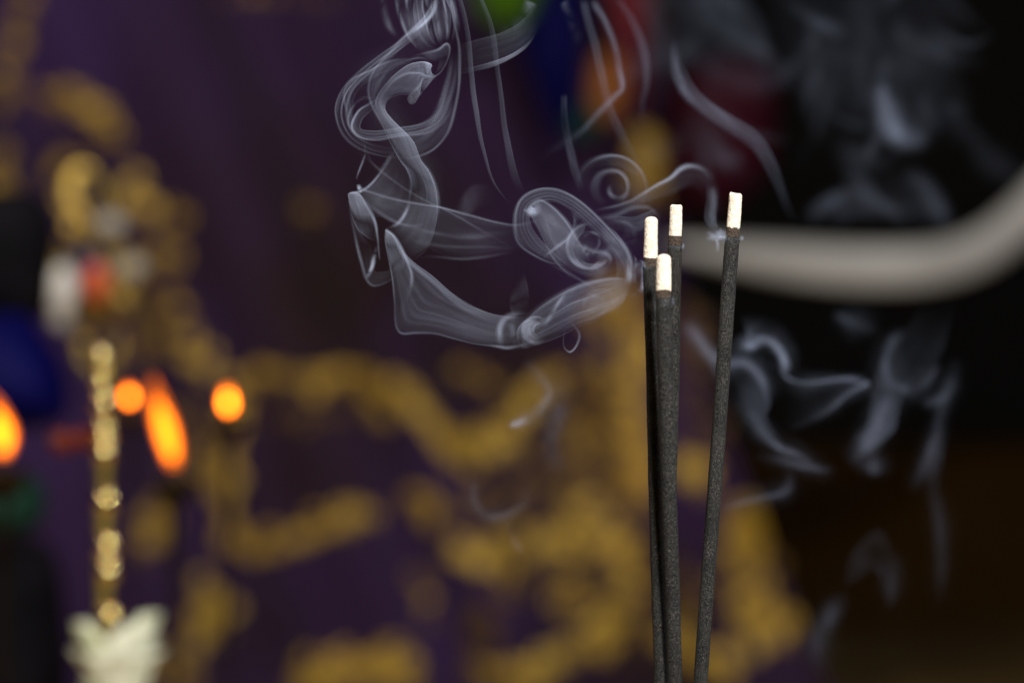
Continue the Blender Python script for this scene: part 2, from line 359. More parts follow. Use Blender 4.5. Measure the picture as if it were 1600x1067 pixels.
puffy('silk_pendant', [(928, 95), (955, 80), (978, 110), (975, 160), (950, 195), (925, 160)], DP + 0.01, 0.006, 'orange', 'small orange silk pendant right of the navy one', 'pendant', GP)
puffy('silk_pendant', [(950, -60), (1010, -60), (1005, 60), (1000, 160), (985, 225), (980, 120), (958, 40)], DP + 0.04, 0.006, 'red', 'dark red silk pendant behind the small orange one', 'pendant', GP)
puffy('silk_pendant', [(880, 175), (925, 165), (942, 190), (925, 215), (890, 212)], DP + 0.02, 0.005, 'dkgreen', 'dark teal green silk pendant under the orange one', 'pendant', GP)
puffy('silk_pendant', [(1040, 130), (1110, 95), (1200, 110), (1212, 200), (1190, 280), (1120, 330), (1050, 300)], DP + 0.10, 0.012, 'maroon', 'wide dark maroon silk pendant upper right of the sticks', 'pendant', GP)
GD = 'dark drapes at the left edge'
puffy('silk_drape', [(-70, 300), (50, 300), (85, 350), (82, 430), (60, 500), (-70, 505)], 1.22, 0.02, 'black', 'black cloth drape at the left edge beside the jewelled finial', 'drape', GD)
puffy('silk_drape', [(-70, 500), (30, 490), (75, 530), (105, 590), (100, 655), (30, 672), (-70, 670)], 1.20, 0.02, 'navy', 'navy blue silk drape at the left edge above the leftmost flame', 'drape', GD)
puffy('silk_drape', [(-70, 735), (40, 735), (72, 775), (60, 820), (10, 835), (-70, 830)], 1.20, 0.02, 'dkgreen', 'dark green silk drape at the left edge below the leftmost flame', 'drape', GD)
puffy('silk_drape', [(-80, 850), (60, 840), (100, 930), (90, 1150), (-80, 1150)], 1.25, 0.02, 'black', 'black cloth drape in the bottom left corner', 'drape', GD)

# ------------------------------------------------------------------ off-white curved band
DB = 1.85; KB = S * DB / FOC
C_ = spline([(1040, 382, 8), (1090, 390, 17), (1150, 398, 27), (1230, 408, 36), (1320, 415, 39), (1400, 416, 39), (1470, 410, 38), (1535, 388, 38), (1590, 348, 38), (1660, 280, 40), (1740, 190, 42)], 90)
V, F = [], []; CN = 28
for k in range(len(C_)):
    t = C_[min(k + 1, 89)][:2] - C_[max(k - 1, 0)][:2]; t = t / np.linalg.norm(t); nr = np.array([-t[1], t[0]])
    r = 0.82 * C_[k][2] * (0.3 + 0.7 * min(1, k / 4.0) ** 0.5)
    for c in range(CN):
        a = 2 * math.pi * c / CN
        rr = r * (1 + 0.06 * math.sin(3 * a + k * 0.05) + 0.04 * math.sin(5 * a - k * 0.08))
        q = C_[k][:2] + nr * math.cos(a) * rr
        v = W(q[0], q[1], DB); v.y += math.sin(a) * rr * KB * 0.95; V.append(v)
for k in range(len(C_) - 1):
    for c in range(CN):
        a, b = k * CN + c, k * CN + (c + 1) % CN; F.append((a, b, b + CN, a + CN))
F.append(tuple(range(CN - 1, -1, -1))); F.append(tuple((len(C_) - 1) * CN + c for c in range(CN)))
tag(mesh_obj('curved_band', V, F, M['band']), 'thick off-white curved band sweeping up to the right behind the incense sticks', 'band')

# ------------------------------------------------------------------ brass candlestick with jewelled finial
DS = 0.98; KS = S * DS / FOC
cx, cyy = (163 - 800) * KS, DS - FOC
stand = empty('brass_stand', (cx, cyy, TZ), 'slender beaded brass stand at left, rising behind the white flower', 'stand')
bpy.context.view_layer.update()
def zpx(py): return -(py - 533.5) * KS
beads = [(560, 15), (600, 16), (632, 17), (676, 18), (706, 18), (784, 19), (855, 20), (892, 19), (965, 20), (1040, 22), (1120, 24)]
prof = [(0.030, TZ), (0.031, TZ + 0.004), (0.024, TZ + 0.010), (0.010, TZ + 0.018), (0.0045, TZ + 0.03)]
zz = TZ + 0.034
while zz < zpx(540): prof.append((0.0019 + 0.0002 * math.sin(zz * 400), zz)); zz += 0.003
V, F = lathe(prof, (cx, cyy, 0), 40); mesh_obj('stem', V, F, M['stem'], stand)
for py, r in beads:
    R_ = r * KS * 0.9; rv = 0.0044; ang = math.radians(32); h = rv * math.sin(ang); dp = rv * (1 - math.cos(ang))
    pr = [(R_ * 0.45, -h - 0.0004), (R_ * 0.62, -h - 0.0002)] + [(R_ - rv * (1 - math.cos(-ang + 2 * ang * k / 12)), rv * math.sin(-ang + 2 * ang * k / 12)) for k in range(13)] + [(R_ * 0.62, h + 0.0002), (R_ * 0.45, h + 0.0004)]
    V, F = lathe(pr, (cx + (py - 700) * 0.03 * KS, cyy, zpx(py)), 32); mesh_obj('bead', V, F, M['brass'], stand)
def disc(name, px, py, rx, rz, d, mt, D=None, n=24):
    """rounded cabochon facing the viewer side"""
    D = D or DS; V, F = [], []
    c = W(px, py, D); k = S * D / FOC
    rings = 7
    for j in range(rings):
        th = math.pi * j / (rings - 1)
        for i in range(n):
            a = 2 * math.pi * i / n
            V.append((c.x + rx * k * math.sin(th) * math.cos(a) + 1e-6 * math.cos(a), c.y - d * math.cos(th), c.z + rz * k * math.sin(th) * math.sin(a) + 1e-6 * math.sin(a)))
    for j in range(rings - 1):
        for i in range(n):
            a, b = j * n + i, j * n + (i + 1) % n; F.append((a, a + n, b + n, b))
    return mesh_obj(name, V, F, M[mt], stand)
for px, py, r in [(98, 690, 20), (133, 686, 18)]: disc('red_bead', px, py, r, r, 0.003, 'redbead', DS + 0.004)
V, F = [], []
for k in range(12):
    for c in range(8):
        a = 2 * math.pi * c / 8; q = W(88 + 76 * k / 11, 690, DS + 0.004); V.append((q.x, q.y + 0.0009 * math.cos(a), q.z + 0.0009 * math.sin(a)))
for k in range(11):
    for c in range(8): a, b = k * 8 + c, k * 8 + (c + 1) % 8; F.append((a, b, b + 8, a + 8))
mesh_obj('cross_arm', V, F, M['old_brass'], stand)
# jewelled ornament on its own thin rod behind the stand
DO = 1.32; KO = S * DO / FOC
stand0 = stand
stand = empty('jewelled_ornament', W(155, 440, DO).xy.to_3d() + Vector((0, 0.012, TZ)), 'gilt ornament with white pearls and a coral red centre above the brass stand', 'ornament'); bpy.context.view_layer.update()
c = W(155, 440, DO)
V, F = lathe([(0.012, TZ - c.z), (0.012, TZ - c.z + 0.003), (0.0015, TZ - c.z + 0.006), (0.0012, -0.02)], (c.x, c.y + 0.012, c.z), 20); mesh_obj('rod', V, F, M['old_brass'], stand)
disc('backplate', 150, 440, 62, 74, 0.005, 'gilt', DO + 0.012)
disc('enamel_disc', 138, 428, 42, 44, 0.003, 'enamel', DO + 0.004)
disc('coral_bead', 150, 442, 22, 31, 0.0055, 'coral', DO - 0.003)
for a in [(96, 452, 25, 38, 'pearl'), (208, 418, 19, 19, 'pearl_grey'), (172, 352, 24, 18, 'pearl_grey'), (132, 364, 18, 16, 'gilt'), (97, 500, 18, 16, 'pearl_grey'), (192, 470, 20, 22, 'gilt')]: disc('pearl_cabochon', a[0], a[1], a[2], a[3], 0.004, a[4], DO)
orng = random.Random(4)
for k in range(34):
    a = orng.uniform(0, 2 * math.pi); rr = orng.uniform(0.75, 1.15); px, py = 150 + 66 * rr * math.cos(a), 435 + 92 * rr * math.sin(a)
    disc('filigree_bead', px, py, orng.uniform(5, 12), orng.uniform(5, 14), 0.002, orng.choice(['gilt', 'gilt', 'stem', 'old_brass', 'gold_bright', 'enamel']), DO + orng.uniform(0, 0.008), 12)
for pts, r_, mt_ in [([(140, 350), (116, 322), (110, 288), (125, 264), (146, 268)], 10, 'gold_bright'), ([(146, 268), (160, 295), (172, 345)], 8, 'stem'), ([(175, 340), (200, 310), (190, 285)], 9, 'gilt'), ([(120, 340), (95, 320), (88, 300)], 8, 'gilt'),
                     ([(120, 520), (130, 560), (160, 590)], 9, 'stem'), ([(190, 520), (180, 560), (165, 590)], 9, 'gilt')]:
    Pq = spline(pts, 24); V, F = [], []
    for k in range(24):
        t = Pq[min(k + 1, 23)] - Pq[max(k - 1, 0)]; t = t / np.linalg.norm(t); nr = np.array([-t[1], t[0]]); w_ = r_ * (0.4 + 0.6 * math.sin(math.pi * k / 23))
        for c in range(10):
            a = 2 * math.pi * c / 10; q = Pq[k] + nr * w_ * math.cos(a); v = W(q[0], q[1], DO + 0.006); v.y += w_ * KO * math.sin(a); V.append(v)
    for k in range(23):
        for c in range(10): a, b = k * 10 + c, k * 10 + (c + 1) % 10; F.append((a, b, b + 10, a + 10))
    mesh_obj('scroll', V, F, M[mt_], stand)
stand = stand0

# white flower in front of the stand
fl = empty('white_flower', W(182, 1112, 0.975), 'white flower with pale green throat in front of the brass stand', 'flower')
bpy.context.view_layer.update()
def petal(ang, lean, length, width, base):
    V, F = [], []; nu, nv = 9, 12
    ca, sa = math.cos(ang), math.sin(ang)
    length *= 0.80; width *= 0.80
    for j in range(nv):
        t = j / (nv - 1); wd = width * math.sin(math.pi * min(1, 0.12 + t * 0.83)) ** 0.42
        out = 0.72 * lean * t ** 1.4 * length; up = length * (t - 0.18 * lean * t * t)
        for i in range(nu):
            u = i / (nu - 1) * 2 - 1
            cup = -0.35 * width * u * u * (1 - 0.4 * t) + 0.06 * width * math.sin(u * 7 + ang * 3) * t
            r = 0.004 + out - cup * -1.0
            V.append((base.x + r * ca - u * wd * 0.5 * sa, base.y + r * sa + u * wd * 0.5 * ca, base.z + up))
    for j in range(nv - 1):
        for i in range(nu - 1): a = j * nu + i; F.append((a, a + 1, a + nu + 1, a + nu))
    o = mesh_obj('petal', V, F, M['petal'], fl)
    s_ = o.modifiers.new('thick', 'SOLIDIFY'); s_.thickness = 0.0004; return o
b0 = W(182, 1112, 0.975)
for k in range(7): petal(math.radians(10 + 51 * k), 0.42, 0.0265 + 0.003 * math.sin(k * 2.1), 0.017, b0)
for k in range(6): petal(math.radians(-90 + 60 * k + 20), 0.62, 0.022, 0.020, b0)
petal(math.radians(-8), 0.36, 0.0335, 0.020, b0); petal(math.radians(186), 0.36, 0.0305, 0.019, b0); petal(math.radians(-50), 0.36, 0.0290, 0.020, b0)
V, F = lathe([(0.002, TZ - b0.z), (0.0016, (TZ - b0.z) * 0.5), (0.002, -0.006), (0.006, 0.0), (0.005, 0.004)], b0, 16); mesh_obj('stalk', V, F, M['dkgreen'], fl)

# ------------------------------------------------------------------ butter lamps and their flames
def flame(pts, wd, D, strength, label, core=6.0):
    """pts: base to tip, photo pixels"""
    P = spline(pts, 26); V, F, H = [], [], []; k = S * D / FOC; n = 18
    for j in range(26):
        t = j / 25; r = wd * 0.5 * (math.sin(math.pi * min(1, t * 0.9 + 0.1)) ** 0.8 * (1 - 0.25 * t)) + 0.3
        c = W(P[j][0], P[j][1], D)
        for i in range(n):
            a = 2 * math.pi * i / n; V.append((c.x + r * k * math.cos(a), c.y + r * k * math.sin(a), c.z)); H.append(max(0, math.sin(math.pi * min(1, t * 0.95 + 0.08))) ** 1.5)
    for j in range(25):
        for i in range(n): a, b = j * n + i, j * n + (i + 1) % n; F.append((a, b, b + n, a + n))
    F.append(tuple(range(n - 1, -1, -1))); F.append(tuple(25 * n + i for i in range(n)))
    o = mesh_obj('flame', V, F, flame_mat('flame_glow', strength, 0.55))
    at = o.data.attributes.new('heat', 'FLOAT', 'POINT'); at.data.foreach_set('value', H)
    tag(o, label, 'flame', 'lamp flames at left')
    V2, H2 = [], []
    for j in range(26):
        t = j / 25; c = W(*P[min(25, int(2 + 17 * t))][:2], D); r = wd * 0.30 * math.sin(math.pi * min(1, t * 0.92 + 0.08)) ** 0.8 + 0.2
        for i in range(n): a = 2 * math.pi * i / n; V2.append((c.x + r * k * math.cos(a), c.y + r * k * math.sin(a), c.z)); H2.append(1.0)
    q = mesh_obj('flame_core', V2, F, flame_mat('flame_core_glow', strength * core, 0.0), o)
    at = q.data.attributes.new('heat', 'FLOAT', 'POINT'); at.data.foreach_set('value', H2)
    pl = bpy.data.lights.new('flame_light', 'POINT'); pl.energy = 0.012; pl.color = (1, 0.5, 0.15); pl.shadow_soft_size = 0.004
    lo = bpy.data.objects.new('flame_light', pl); COL.objects.link(lo); lo.location = W(P[13][0], P[13][1], D) + Vector((0, -0.012, 0))
    return o
def butter_lamp(px, py, D, r, label):
    """goblet lamp standing on the table with its wick at px,py"""
    c = W(px, py, D); z = c.z; h = z - TZ
    e = empty('butter_lamp', (c.x, c.y, TZ), label, 'lamp', 'bronze butter lamps at left'); bpy.context.view_layer.update()
    pr = [(r * 1.1, 0), (r * 1.15, 0.003), (r * 0.6, 0.010), (r * 0.2, 0.02), (r * 0.13, h * 0.4), (r * 0.25, h * 0.45), (r * 0.13, h * 0.5), (r * 0.15, h - r * 1.6),
          (r * 0.7, h - r * 1.25), (r * 0.95, h - r * 0.7), (r, h - 0.003), (r * 1.06, h - 0.002), (r * 0.98, h - 0.0025), (r * 0.8, h - 0.004)]
    V, F = lathe(pr, (c.x, c.y, TZ), 32); mesh_obj('cup', V, F, M['old_brass'], e)
    V, F = lathe([(0.0008, -0.004), (0.0007, 0.0005), (0.0003, 0.002)], c, 10); mesh_obj('wick', V, F, M['wick'], e)
butter_lamp(272, 738, 1.06, 0.006, 'bronze butter lamp under the tall tilted flame')
butter_lamp(203, 635, 1.13, 0.005, 'bronze butter lamp under the small round flame beside the stand')
butter_lamp(357, 648, 1.11, 0.005, 'bronze butter lamp under the rightmost round flame')
butter_lamp(4, 722, 1.08, 0.007, 'bronze butter lamp at the left edge of the picture')
flame([(271, 728), (266, 700), (256, 660), (245, 622), (238, 588)], 38, 1.06, 1.8, 'tall tilted orange and yellow flame right of the brass stand')
flame([(203, 630), (202, 617), (201, 604)], 16, 1.13, 6.5, 'small round orange flame next to the brass stand')
flame([(357, 643), (356, 625), (355, 606)], 20, 1.11, 6.0, 'round orange flame farthest right, before the gold pattern')
flame([(4, 712), (4, 680), (-4, 650), (-14, 615)], 42, 1.08, 2.2, 'orange flame cut by the left edge of the picture')

# ------------------------------------------------------------------ incense sticks
def rod(p0, p1, r0, r1, rings, seg, rough, fine, name, mt, parent, cap=0.0, seed=0, crumbly=0.0, wob=0.0, jag=0.0, bend=0.0):
    """grainy cylinder between two points (p0 top)"""
    ax = (p1 - p0); Ln = ax.length; ax.normalize()
    ux = ax.cross(Vector((0, 1, 0))).normalized(); uy = ax.cross(ux)
    V, F = [], []
    for j in range(rings):
        t = j / (rings - 1); s = t * Ln; r = r0 * (1 - t) + r1 * t
        if cap > 0 and s < cap * r: r *= math.sqrt(max(0.0, 1 - (1 - s / (cap * r)) ** 2)) * 0.9 + 0.1
        for i in range(seg):
            a = 2 * math.pi * i / seg; d = ux * math.cos(a) + uy * math.sin(a)
            c = p0 + ax * s + ux * (bend * mnoise.noise(Vector((s * 38, seed, 0.5))) * min(1, s * 60)) + uy * (bend * mnoise.noise(Vector((s * 38, seed, 8.5))) * min(1, s * 60))
            if jag and j > rings - 4: c = c + ax * (jag * mnoise.noise(Vector((math.cos(a) * 1.4, math.sin(a) * 1.4, seed))) + 0.5 * jag * mnoise.noise(Vector((math.cos(a) * 4, math.sin(a) * 4, seed))))
            q = c + d * r
            dn = fine * mnoise.noise(q * 5000 + Vector((seed, 0, 0))) + rough * mnoise.noise(q * 1500 + Vector((0, seed, 0))) + wob * mnoise.noise(q * 300 + Vector((0, 0, seed)))
            q = c + d * (r + dn)
            if crumbly and j < 4: q -= ax * (crumbly * mnoise.noise(Vector((math.cos(a) * 1.3 + seed, math.sin(a) * 1.3, 0.3))) * (4 - j) / 4) + d * (2.2e-4 * (1 - j / 3.0) ** 2)
            V.append(q)
    for j in range(rings - 1):
        for i in range(seg): a, b = j * seg + i, j * seg + (i + 1) % seg; F.append((a, a + seg, b + seg, b))
    V.append(p0 + ax * (0.00008 if not crumbly else -0.0001)); top = len(V) - 1
    for i in range(seg): F.append((top, i, (i + 1) % seg))
    F.append(tuple((rings - 1) * seg + i for i in range(seg - 1, -1, -1)))
    return mesh_obj(name, V, F, mt, parent)
def incense(top, ashend, charend, bottom, w_ash, w_char, w_top, w_bot, y_t, y_b, seed, crumb, label):
    D = FOC + y_t; Db = FOC + y_b
    a0, a1, a2 = W(*top, D), W(*ashend, D), W(*charend, D)
    bt = W(*bottom, Db); d = (bt - a2); base = a2 + d * ((TZ + 0.03 - a2.z) / d.z)
    e = empty('incense_stick', base, label, 'incense stick', 'burning incense sticks'); bpy.context.view_layer.update()
    k = S * D / FOC
    fr = (base - a2).length / (bt - a2).length; wb = w_top + (w_bot - w_top) * fr
    rod(a2, base, w_top * k / 2, wb * k / 2, 620, 40, 3.0e-5, 4.5e-5, 'stick_body', M['charcoal'], e, seed=seed, wob=4.5e-5, bend=2.2e-4)
    rod(a1 - (a2 - a1) * 0.1, a2 + (a2 - a1) * 0.1, w_char * k / 2, w_char * 1.02 * k / 2 + 2e-5, 24, 40, 3e-5, 4e-5, 'char_ring', M['char'], e, seed=seed + 3, jag=3.0e-4)
    rod(a0, a1 + (a1 - a0) * 0.02, w_ash * k / 2 * 0.97, w_ash * k / 2, 60, 44, 3.5e-5, 2.5e-5, 'ash_tip', M['ash'], e, cap=0.0 if crumb else 0.75, seed=seed + 9, crumbly=4e-4 if crumb else 0, wob=9e-5, jag=2.6e-4)
incense((1018, 338.5), (1016.5, 402), (1016, 417), (1031.5, 1067), 21.5, 20.5, 22.3, 22.5, -0.008, -0.010, 1, False, 'incense stick with the longest rounded ash tip, leftmost of the four')
incense((1037, 397), (1037, 453), (1036.5, 464), (1054.8, 1067), 23.5, 23.0, 24.2, 23.5, -0.017, -0.012, 2, False, 'shortest incense stick, in front of the two beside it')
incense((1056.5, 321), (1055, 370), (1054.5, 383), (1038, 1067), 20.0, 21.0, 22.4, 22.0, 0.000, 0.008, 3, True, 'incense stick with crumbly ash tip standing behind the shortest one')
incense((1149.5, 303), (1145.5, 357), (1144.5, 371), (1095, 1067), 20.5, 21.5, 23.0, 22.0, 0.002, 0.002, 4, True, 'tallest incense stick, leaning apart on the right')
# ash bowl that holds them, below the picture
bc = ((1045 - 800) * S, 0.0)
bowl = empty('ash_bowl', (bc[0], bc[1], TZ), 'bronze bowl of grey ash holding the incense sticks', 'bowl'); bpy.context.view_layer.update()
V, F = lathe([(0.018, 0), (0.020, 0.004), (0.016, 0.008), (0.030, 0.022), (0.036, 0.042), (0.038, 0.046), (0.036, 0.046), (0.033, 0.036), (0.010, 0.034)], (bc[0], bc[1], TZ), 48); mesh_obj('bowl_shell', V, F, M['old_brass'], bowl)
V, F = lathe([(0.0335, 0.0365), (0.028, 0.039), (0.018, 0.0405), (0.008, 0.040), (0.001, 0.0405)], (bc[0], bc[1], TZ), 48); mesh_obj('ash_bed', V, F, M['ashbed'], bowl)

#SMOKE
# ------------------------------------------------------------------ smoke veils, traced strand by strand
class Smoke:
    def __init__(s, name, label, material, group=None):
        s.V, s.F, s.D, s.U = [], [], [], []; s.name, s.label, s.m = name, label, material; s.k = 0; s.group = group; s.gain = 1.22; s.stir = 1.0; s.mist = None
    def _eddy(s, v):
        q = v * 1.0; z = s.k * 0.05
        for sc_, am in ((70.0, 4.0e-4), (200.0, 0.9e-4)):
            q += Vector((mnoise.noise(v * sc_ + Vector((0, z, 3))), mnoise.noise(v * sc_ + Vector((7, z, 0))), mnoise.noise(v * sc_ + Vector((0, z, 11))))) * am * s.stir
        return q
    def _grid(s, P, dens, nu, nv, asp):
        base = len(s.V); off = (s.k * 7.31) % 50; s.k += 1
        for j in range(nv):
            for i in range(nu):
                s.V.append(s._eddy(P[j][i])); s.D.append(max(0.0, dens[j][i]) * s.gain); s.U.append((i / (nu - 1) * asp + off, j / (nv - 1) * 2 + off * 1.7))
        for j in range(nv - 1):
            for i in range(nu - 1):
                a = base + j * nu + i; s.F.append((a, a + 1, a + nu + 1, a + nu))
    def veil(s, A, B, d=0.05, y=0.0, y1=None, bulge=0.5, ea=1.0, eb=1.0, mid=1.0, ends=(0.15, 0.15), nu=26, nv=90, curl=0.004, fac=None, asp=1.0, wav=0.0):
        """half-tube of smoke between the edges A and B (photo px). ea, eb, mid: density at each edge and between;
        ends: share of the length over which it fades out at either end; y..y1 depth behind the sticks (m)"""
        a, b = spline(A, nv), spline(B, nv); y1 = y if y1 is None else y1
        P, Dn = [], []; ph = random.uniform(0, 6)
        for j in range(nv):
            t = j / (nv - 1); row, dr = [], []
            half = 0.5 * np.linalg.norm(b[j][:2] - a[j][:2]) * S
            yc = y + (y1 - y) * t + curl * math.sin(t * 5 + ph)
            f = 1.0
            for tt, e_ in ((t, ends[0]), (1 - t, ends[1])):
                if e_ > 0.08: e_ = min(0.5, e_ * 1.5)
                if e_ > 0 and tt < e_: q_ = tt / e_; f *= q_ * q_ * (3 - 2 * q_)
            if fac is not None: f *= np.interp(t, np.linspace(0, 1, len(fac)), fac)
            for i in range(nu):
                u = i / (nu - 1); c = (1 - math.cos(math.pi * u)) / 2
                if wav: c = min(1, max(0, c + wav * math.sin(t * 9 + u * 5 + ph) * math.sin(math.pi * u)))
                q = a[j][:2] * (1 - c) + b[j][:2] * c
                yy = yc - bulge * half * math.sin(math.pi * u)
                row.append(W(q[0], q[1], FOC + yy))
                e = ea * (1 - u) + eb * u; m_ = math.sin(math.pi * u)
                w_ = e * (1 - m_) + mid * m_
                if i == 0 or i == nu - 1: w_ *= 0.25
                dr.append(0.82 * d * f * w_ * (1 + 0.45 * mnoise.noise(Vector((q[0] * 0.018, q[1] * 0.018, ph * 4)))))
            P.append(row); Dn.append(dr)
        s._grid(P, Dn, nu, nv, asp)
    def line(s, A, wd=6, d=0.1, y=0.0, y1=None, ends=(0.2, 0.2), nv=90, curl=0.004, fac=None, soft=True, asp=0.4, ws=None):
        s._line(A, wd, d, y, y1, ends, nv, curl, fac, asp, ws)
        if s.mist and curl: s._line(A, min(max(s.mist[1], wd * 1.6), wd * s.mist[0]), d * s.mist[2], y + 0.003, y1 if y1 is None else y1 + 0.003, (max(0.05, ends[0]), max(0.05, ends[1])), 40, curl, fac, asp, ws)
    def _line(s, A, wd, d, y, y1, ends, nv, curl, fac, asp, ws):
        """narrow strand of smoke along A, width wd px, thinning to nothing at its sides"""
        a = spline(A, nv); y1 = y if y1 is None else y1; nu = 11
        P, Dn = [], []; ph = random.uniform(0, 6); ln = np.linalg.norm(np.diff(a[:, :2], axis=0), axis=1).sum()
        for j in range(nv):
            t = j / (nv - 1); tg = a[min(j + 1, nv - 1)] - a[max(j - 1, 0)]; tg = tg[:2] / (np.linalg.norm(tg[:2]) + 1e-9); nr = np.array([-tg[1], tg[0]])
            wj = wd * (np.interp(t, np.linspace(0, 1, len(ws)), ws) if ws else 1)
            g = mnoise.noise(Vector((t * ln * 0.012, ph * 3, 0))); h_ = mnoise.noise(Vector((t * ln * 0.02, ph * 5, 9)))
            wj *= 0.95 + 0.6 * g; f = 1.2 * max(0.4, 0.95 + 0.9 * h_) / (1.0 + 0.5 * g)
            for tt, e_ in ((t, ends[0]), (1 - t, ends[1])):
                if e_ > 0.08: e_ = min(0.5, e_ * 2)
                if e_ > 0 and tt < e_: q_ = tt / e_; f *= q_ * q_ * (3 - 2 * q_)
            if fac is not None: f *= np.interp(t, np.linspace(0, 1, len(fac)), fac)
            yc = y + (y1 - y) * t + curl * math.sin(t * 5 + ph); row, dr = [], []
            for i in range(nu):
                u = i / (nu - 1) * 2 - 1; q = a[j][:2] + nr * u * wj * 0.5
                row.append(W(q[0], q[1], FOC + yc + wj * S * 0.35 * u * u)); dr.append(d * f * (math.exp(-3.2 * u * u) - 0.04))
            P.append(row); Dn.append(dr)
        s._grid(P, Dn, nu, nv, asp)
    def bundle(s, A, B, n, wd, d, y=0.0, y1=None, ends=(0.2, 0.2), jit=0.3, spread=0.012, **kw):
        """n fine strands running between the guides A and B"""
        na = 24; a, b = spline(A, na), spline(B, na)
        for k in range(n):
            c = (k + 0.5) / n + random.uniform(-jit, jit) / n; drift = random.uniform(-jit, jit) * 1.5 / n
            pts = [tuple(a[i] * (1 - (c + drift * i / na)) + b[i] * (c + drift * i / na)) for i in range(na)]
            s.line(pts[::2] + [pts[-1]], wd * random.uniform(0.6, 1.7), d * random.uniform(0.4, 1.6), y + random.uniform(-1, 1) * spread * 0.5, y1, ends, **kw)
    def build(s):
        me = bpy.data.meshes.new(s.name); me.from_pydata([tuple(v) for v in s.V], [], s.F)
        me.polygons.foreach_set('use_smooth', [True] * len(me.polygons))
        at = me.attributes.new('dens', 'FLOAT', 'POINT'); at.data.foreach_set('value', [float(x) for x in s.D])
        uv = me.uv_layers.new(name='flow'); li = np.empty(len(me.loops), int); me.loops.foreach_get('vertex_index', li)
        uv.data.foreach_set('uv', np.array(s.U, np.float32)[li].ravel())
        me.materials.append(s.m); me.update()
        o = bpy.data.objects.new(s.name, me); COL.objects.link(o)
        return tag(o, s.label, 'smoke', s.group, 'stuff')
def view(x0, y0, k):
    return lambda *p: [(x0 + a / k, y0 + b / k) for a, b in p]
vA = view(480, 0, 3.81); vB = view(500, 250, 3.442); vC = view(760, 220, 3.139); vD = view(1000, 440, 2.963)
vE = view(860, 0, 2.134); vG = view(700, 0, 2.667); vH = view(920, 240, 3.334)
SM = smoke_mat('incense_smoke', (0.68, 0.77, 1.0), 0.24, 4.0, 0.8)
SMB = smoke_mat('drifting_smoke', (0.62, 0.72, 1.0), 0.3, 3.0, 1.6)
GS = 'incense smoke'

# --- rising curl at upper left
s = Smoke('smoke', 'sharp curling blue-grey smoke column rising left of the incense sticks', SM, GS)
# stem: a ribbon that rises from the fold, bends right, then left, and turns over into the head
s.veil(vB((350, 372), (398, 358), (442, 310), (476, 250), (492, 180), (490, 120), (468, 55), (430, 0)) + vA((500, 850), (450, 740), (408, 660), (400, 600), (440, 520), (500, 455)),
       vB((470, 560), (560, 500), (600, 440), (624, 370), (636, 300), (634, 225), (618, 145), (588, 65), (545, 0)) + vA((640, 850), (580, 775), (505, 700), (466, 650), (470, 605), (510, 565), (570, 535)),
       0.085, 0.002, bulge=0.8, ea=0.6, eb=0.8, mid=1.1, ends=(0.1, 0.14), nv=170, fac=[0.7, 0.8, 0.75, 0.75, 0.85, 1.1, 1.3, 1.3])
s.veil(vB((520, 330), (560, 270), (575, 200), (560, 130), (530, 60), (480, 0)), vB((620, 380), (636, 300), (634, 225), (618, 145), (588, 65), (545, 0)), 0.04, 0.0, ends=(0.25, 0.3))
s.line(vB((620, 380), (636, 300), (634, 225), (618, 145), (588, 65), (545, 0)) + vA((640, 850),), 9, 0.05, 0.001, ends=(0.2, 0.3))
s.line(vB((398, 358), (442, 310), (476, 250), (492, 180), (490, 120), (468, 55), (430, 0)), 7, 0.07, 0.001)
# head
HU = vA((395, 612), (440, 530), (510, 448), (600, 388), (690, 370), (742, 386), (737, 420), (748, 447))
HL = vA((466, 640), (485, 590), (545, 560), (605, 556), (640, 545), (670, 520), (690, 480), (745, 455))
s.veil(HU, HL, 0.085, 0.0, bulge=0.9, ea=1.0, eb=0.6, mid=0.8, ends=(0.25, 0.1), fac=[1, 0.9, 0.9, 1.1, 1.4])
s.veil(vA((640, 375), (700, 370), (742, 386), (738, 418), (748, 446), (770, 452)), vA((660, 460), (690, 455), (700, 450), (705, 455), (715, 470), (745, 470)), 0.15, 0.002, bulge=1.0, ends=(0.3, 0.1))
s.veil(vA((605, 556), (592, 590), (605, 618), (630, 616), (652, 590)), vA((690, 455), (680, 500), (670, 540), (660, 570), (655, 588)), 0.07, 0.003, bulge=0.7, ends=(0.2, 0.1))
s.veil(vA((655, 585), (690, 535), (740, 485), (790, 445)), vA((640, 540), (670, 480), (700, 455), (760, 455)), 0.05, 0.001, bulge=0.6, ends=(0.1, 0.2))
s.line(vA((430, 595), (500, 500), (580, 450), (660, 440), (700, 450), (750, 462), (800, 430), (835, 370), (852, 300), (832, 265), (780, 300), (690, 322), (600, 350)), 6, 0.11, 0.0, ends=(0.1, 0.15), nv=140)
s.veil(vA((600, 350), (690, 322), (780, 300), (832, 265), (852, 300), (835, 370), (790, 435)), vA((640, 350), (700, 352), (750, 370), (780, 365), (790, 370), (780, 400), (755, 450)), 0.035, 0.004, ends=(0.2, 0.1), eb=0.3)
s.line(vA((395, 600), (440, 480), (520, 400), (620, 360), (700, 355), (748, 388)), 8, 0.09, 0.004)
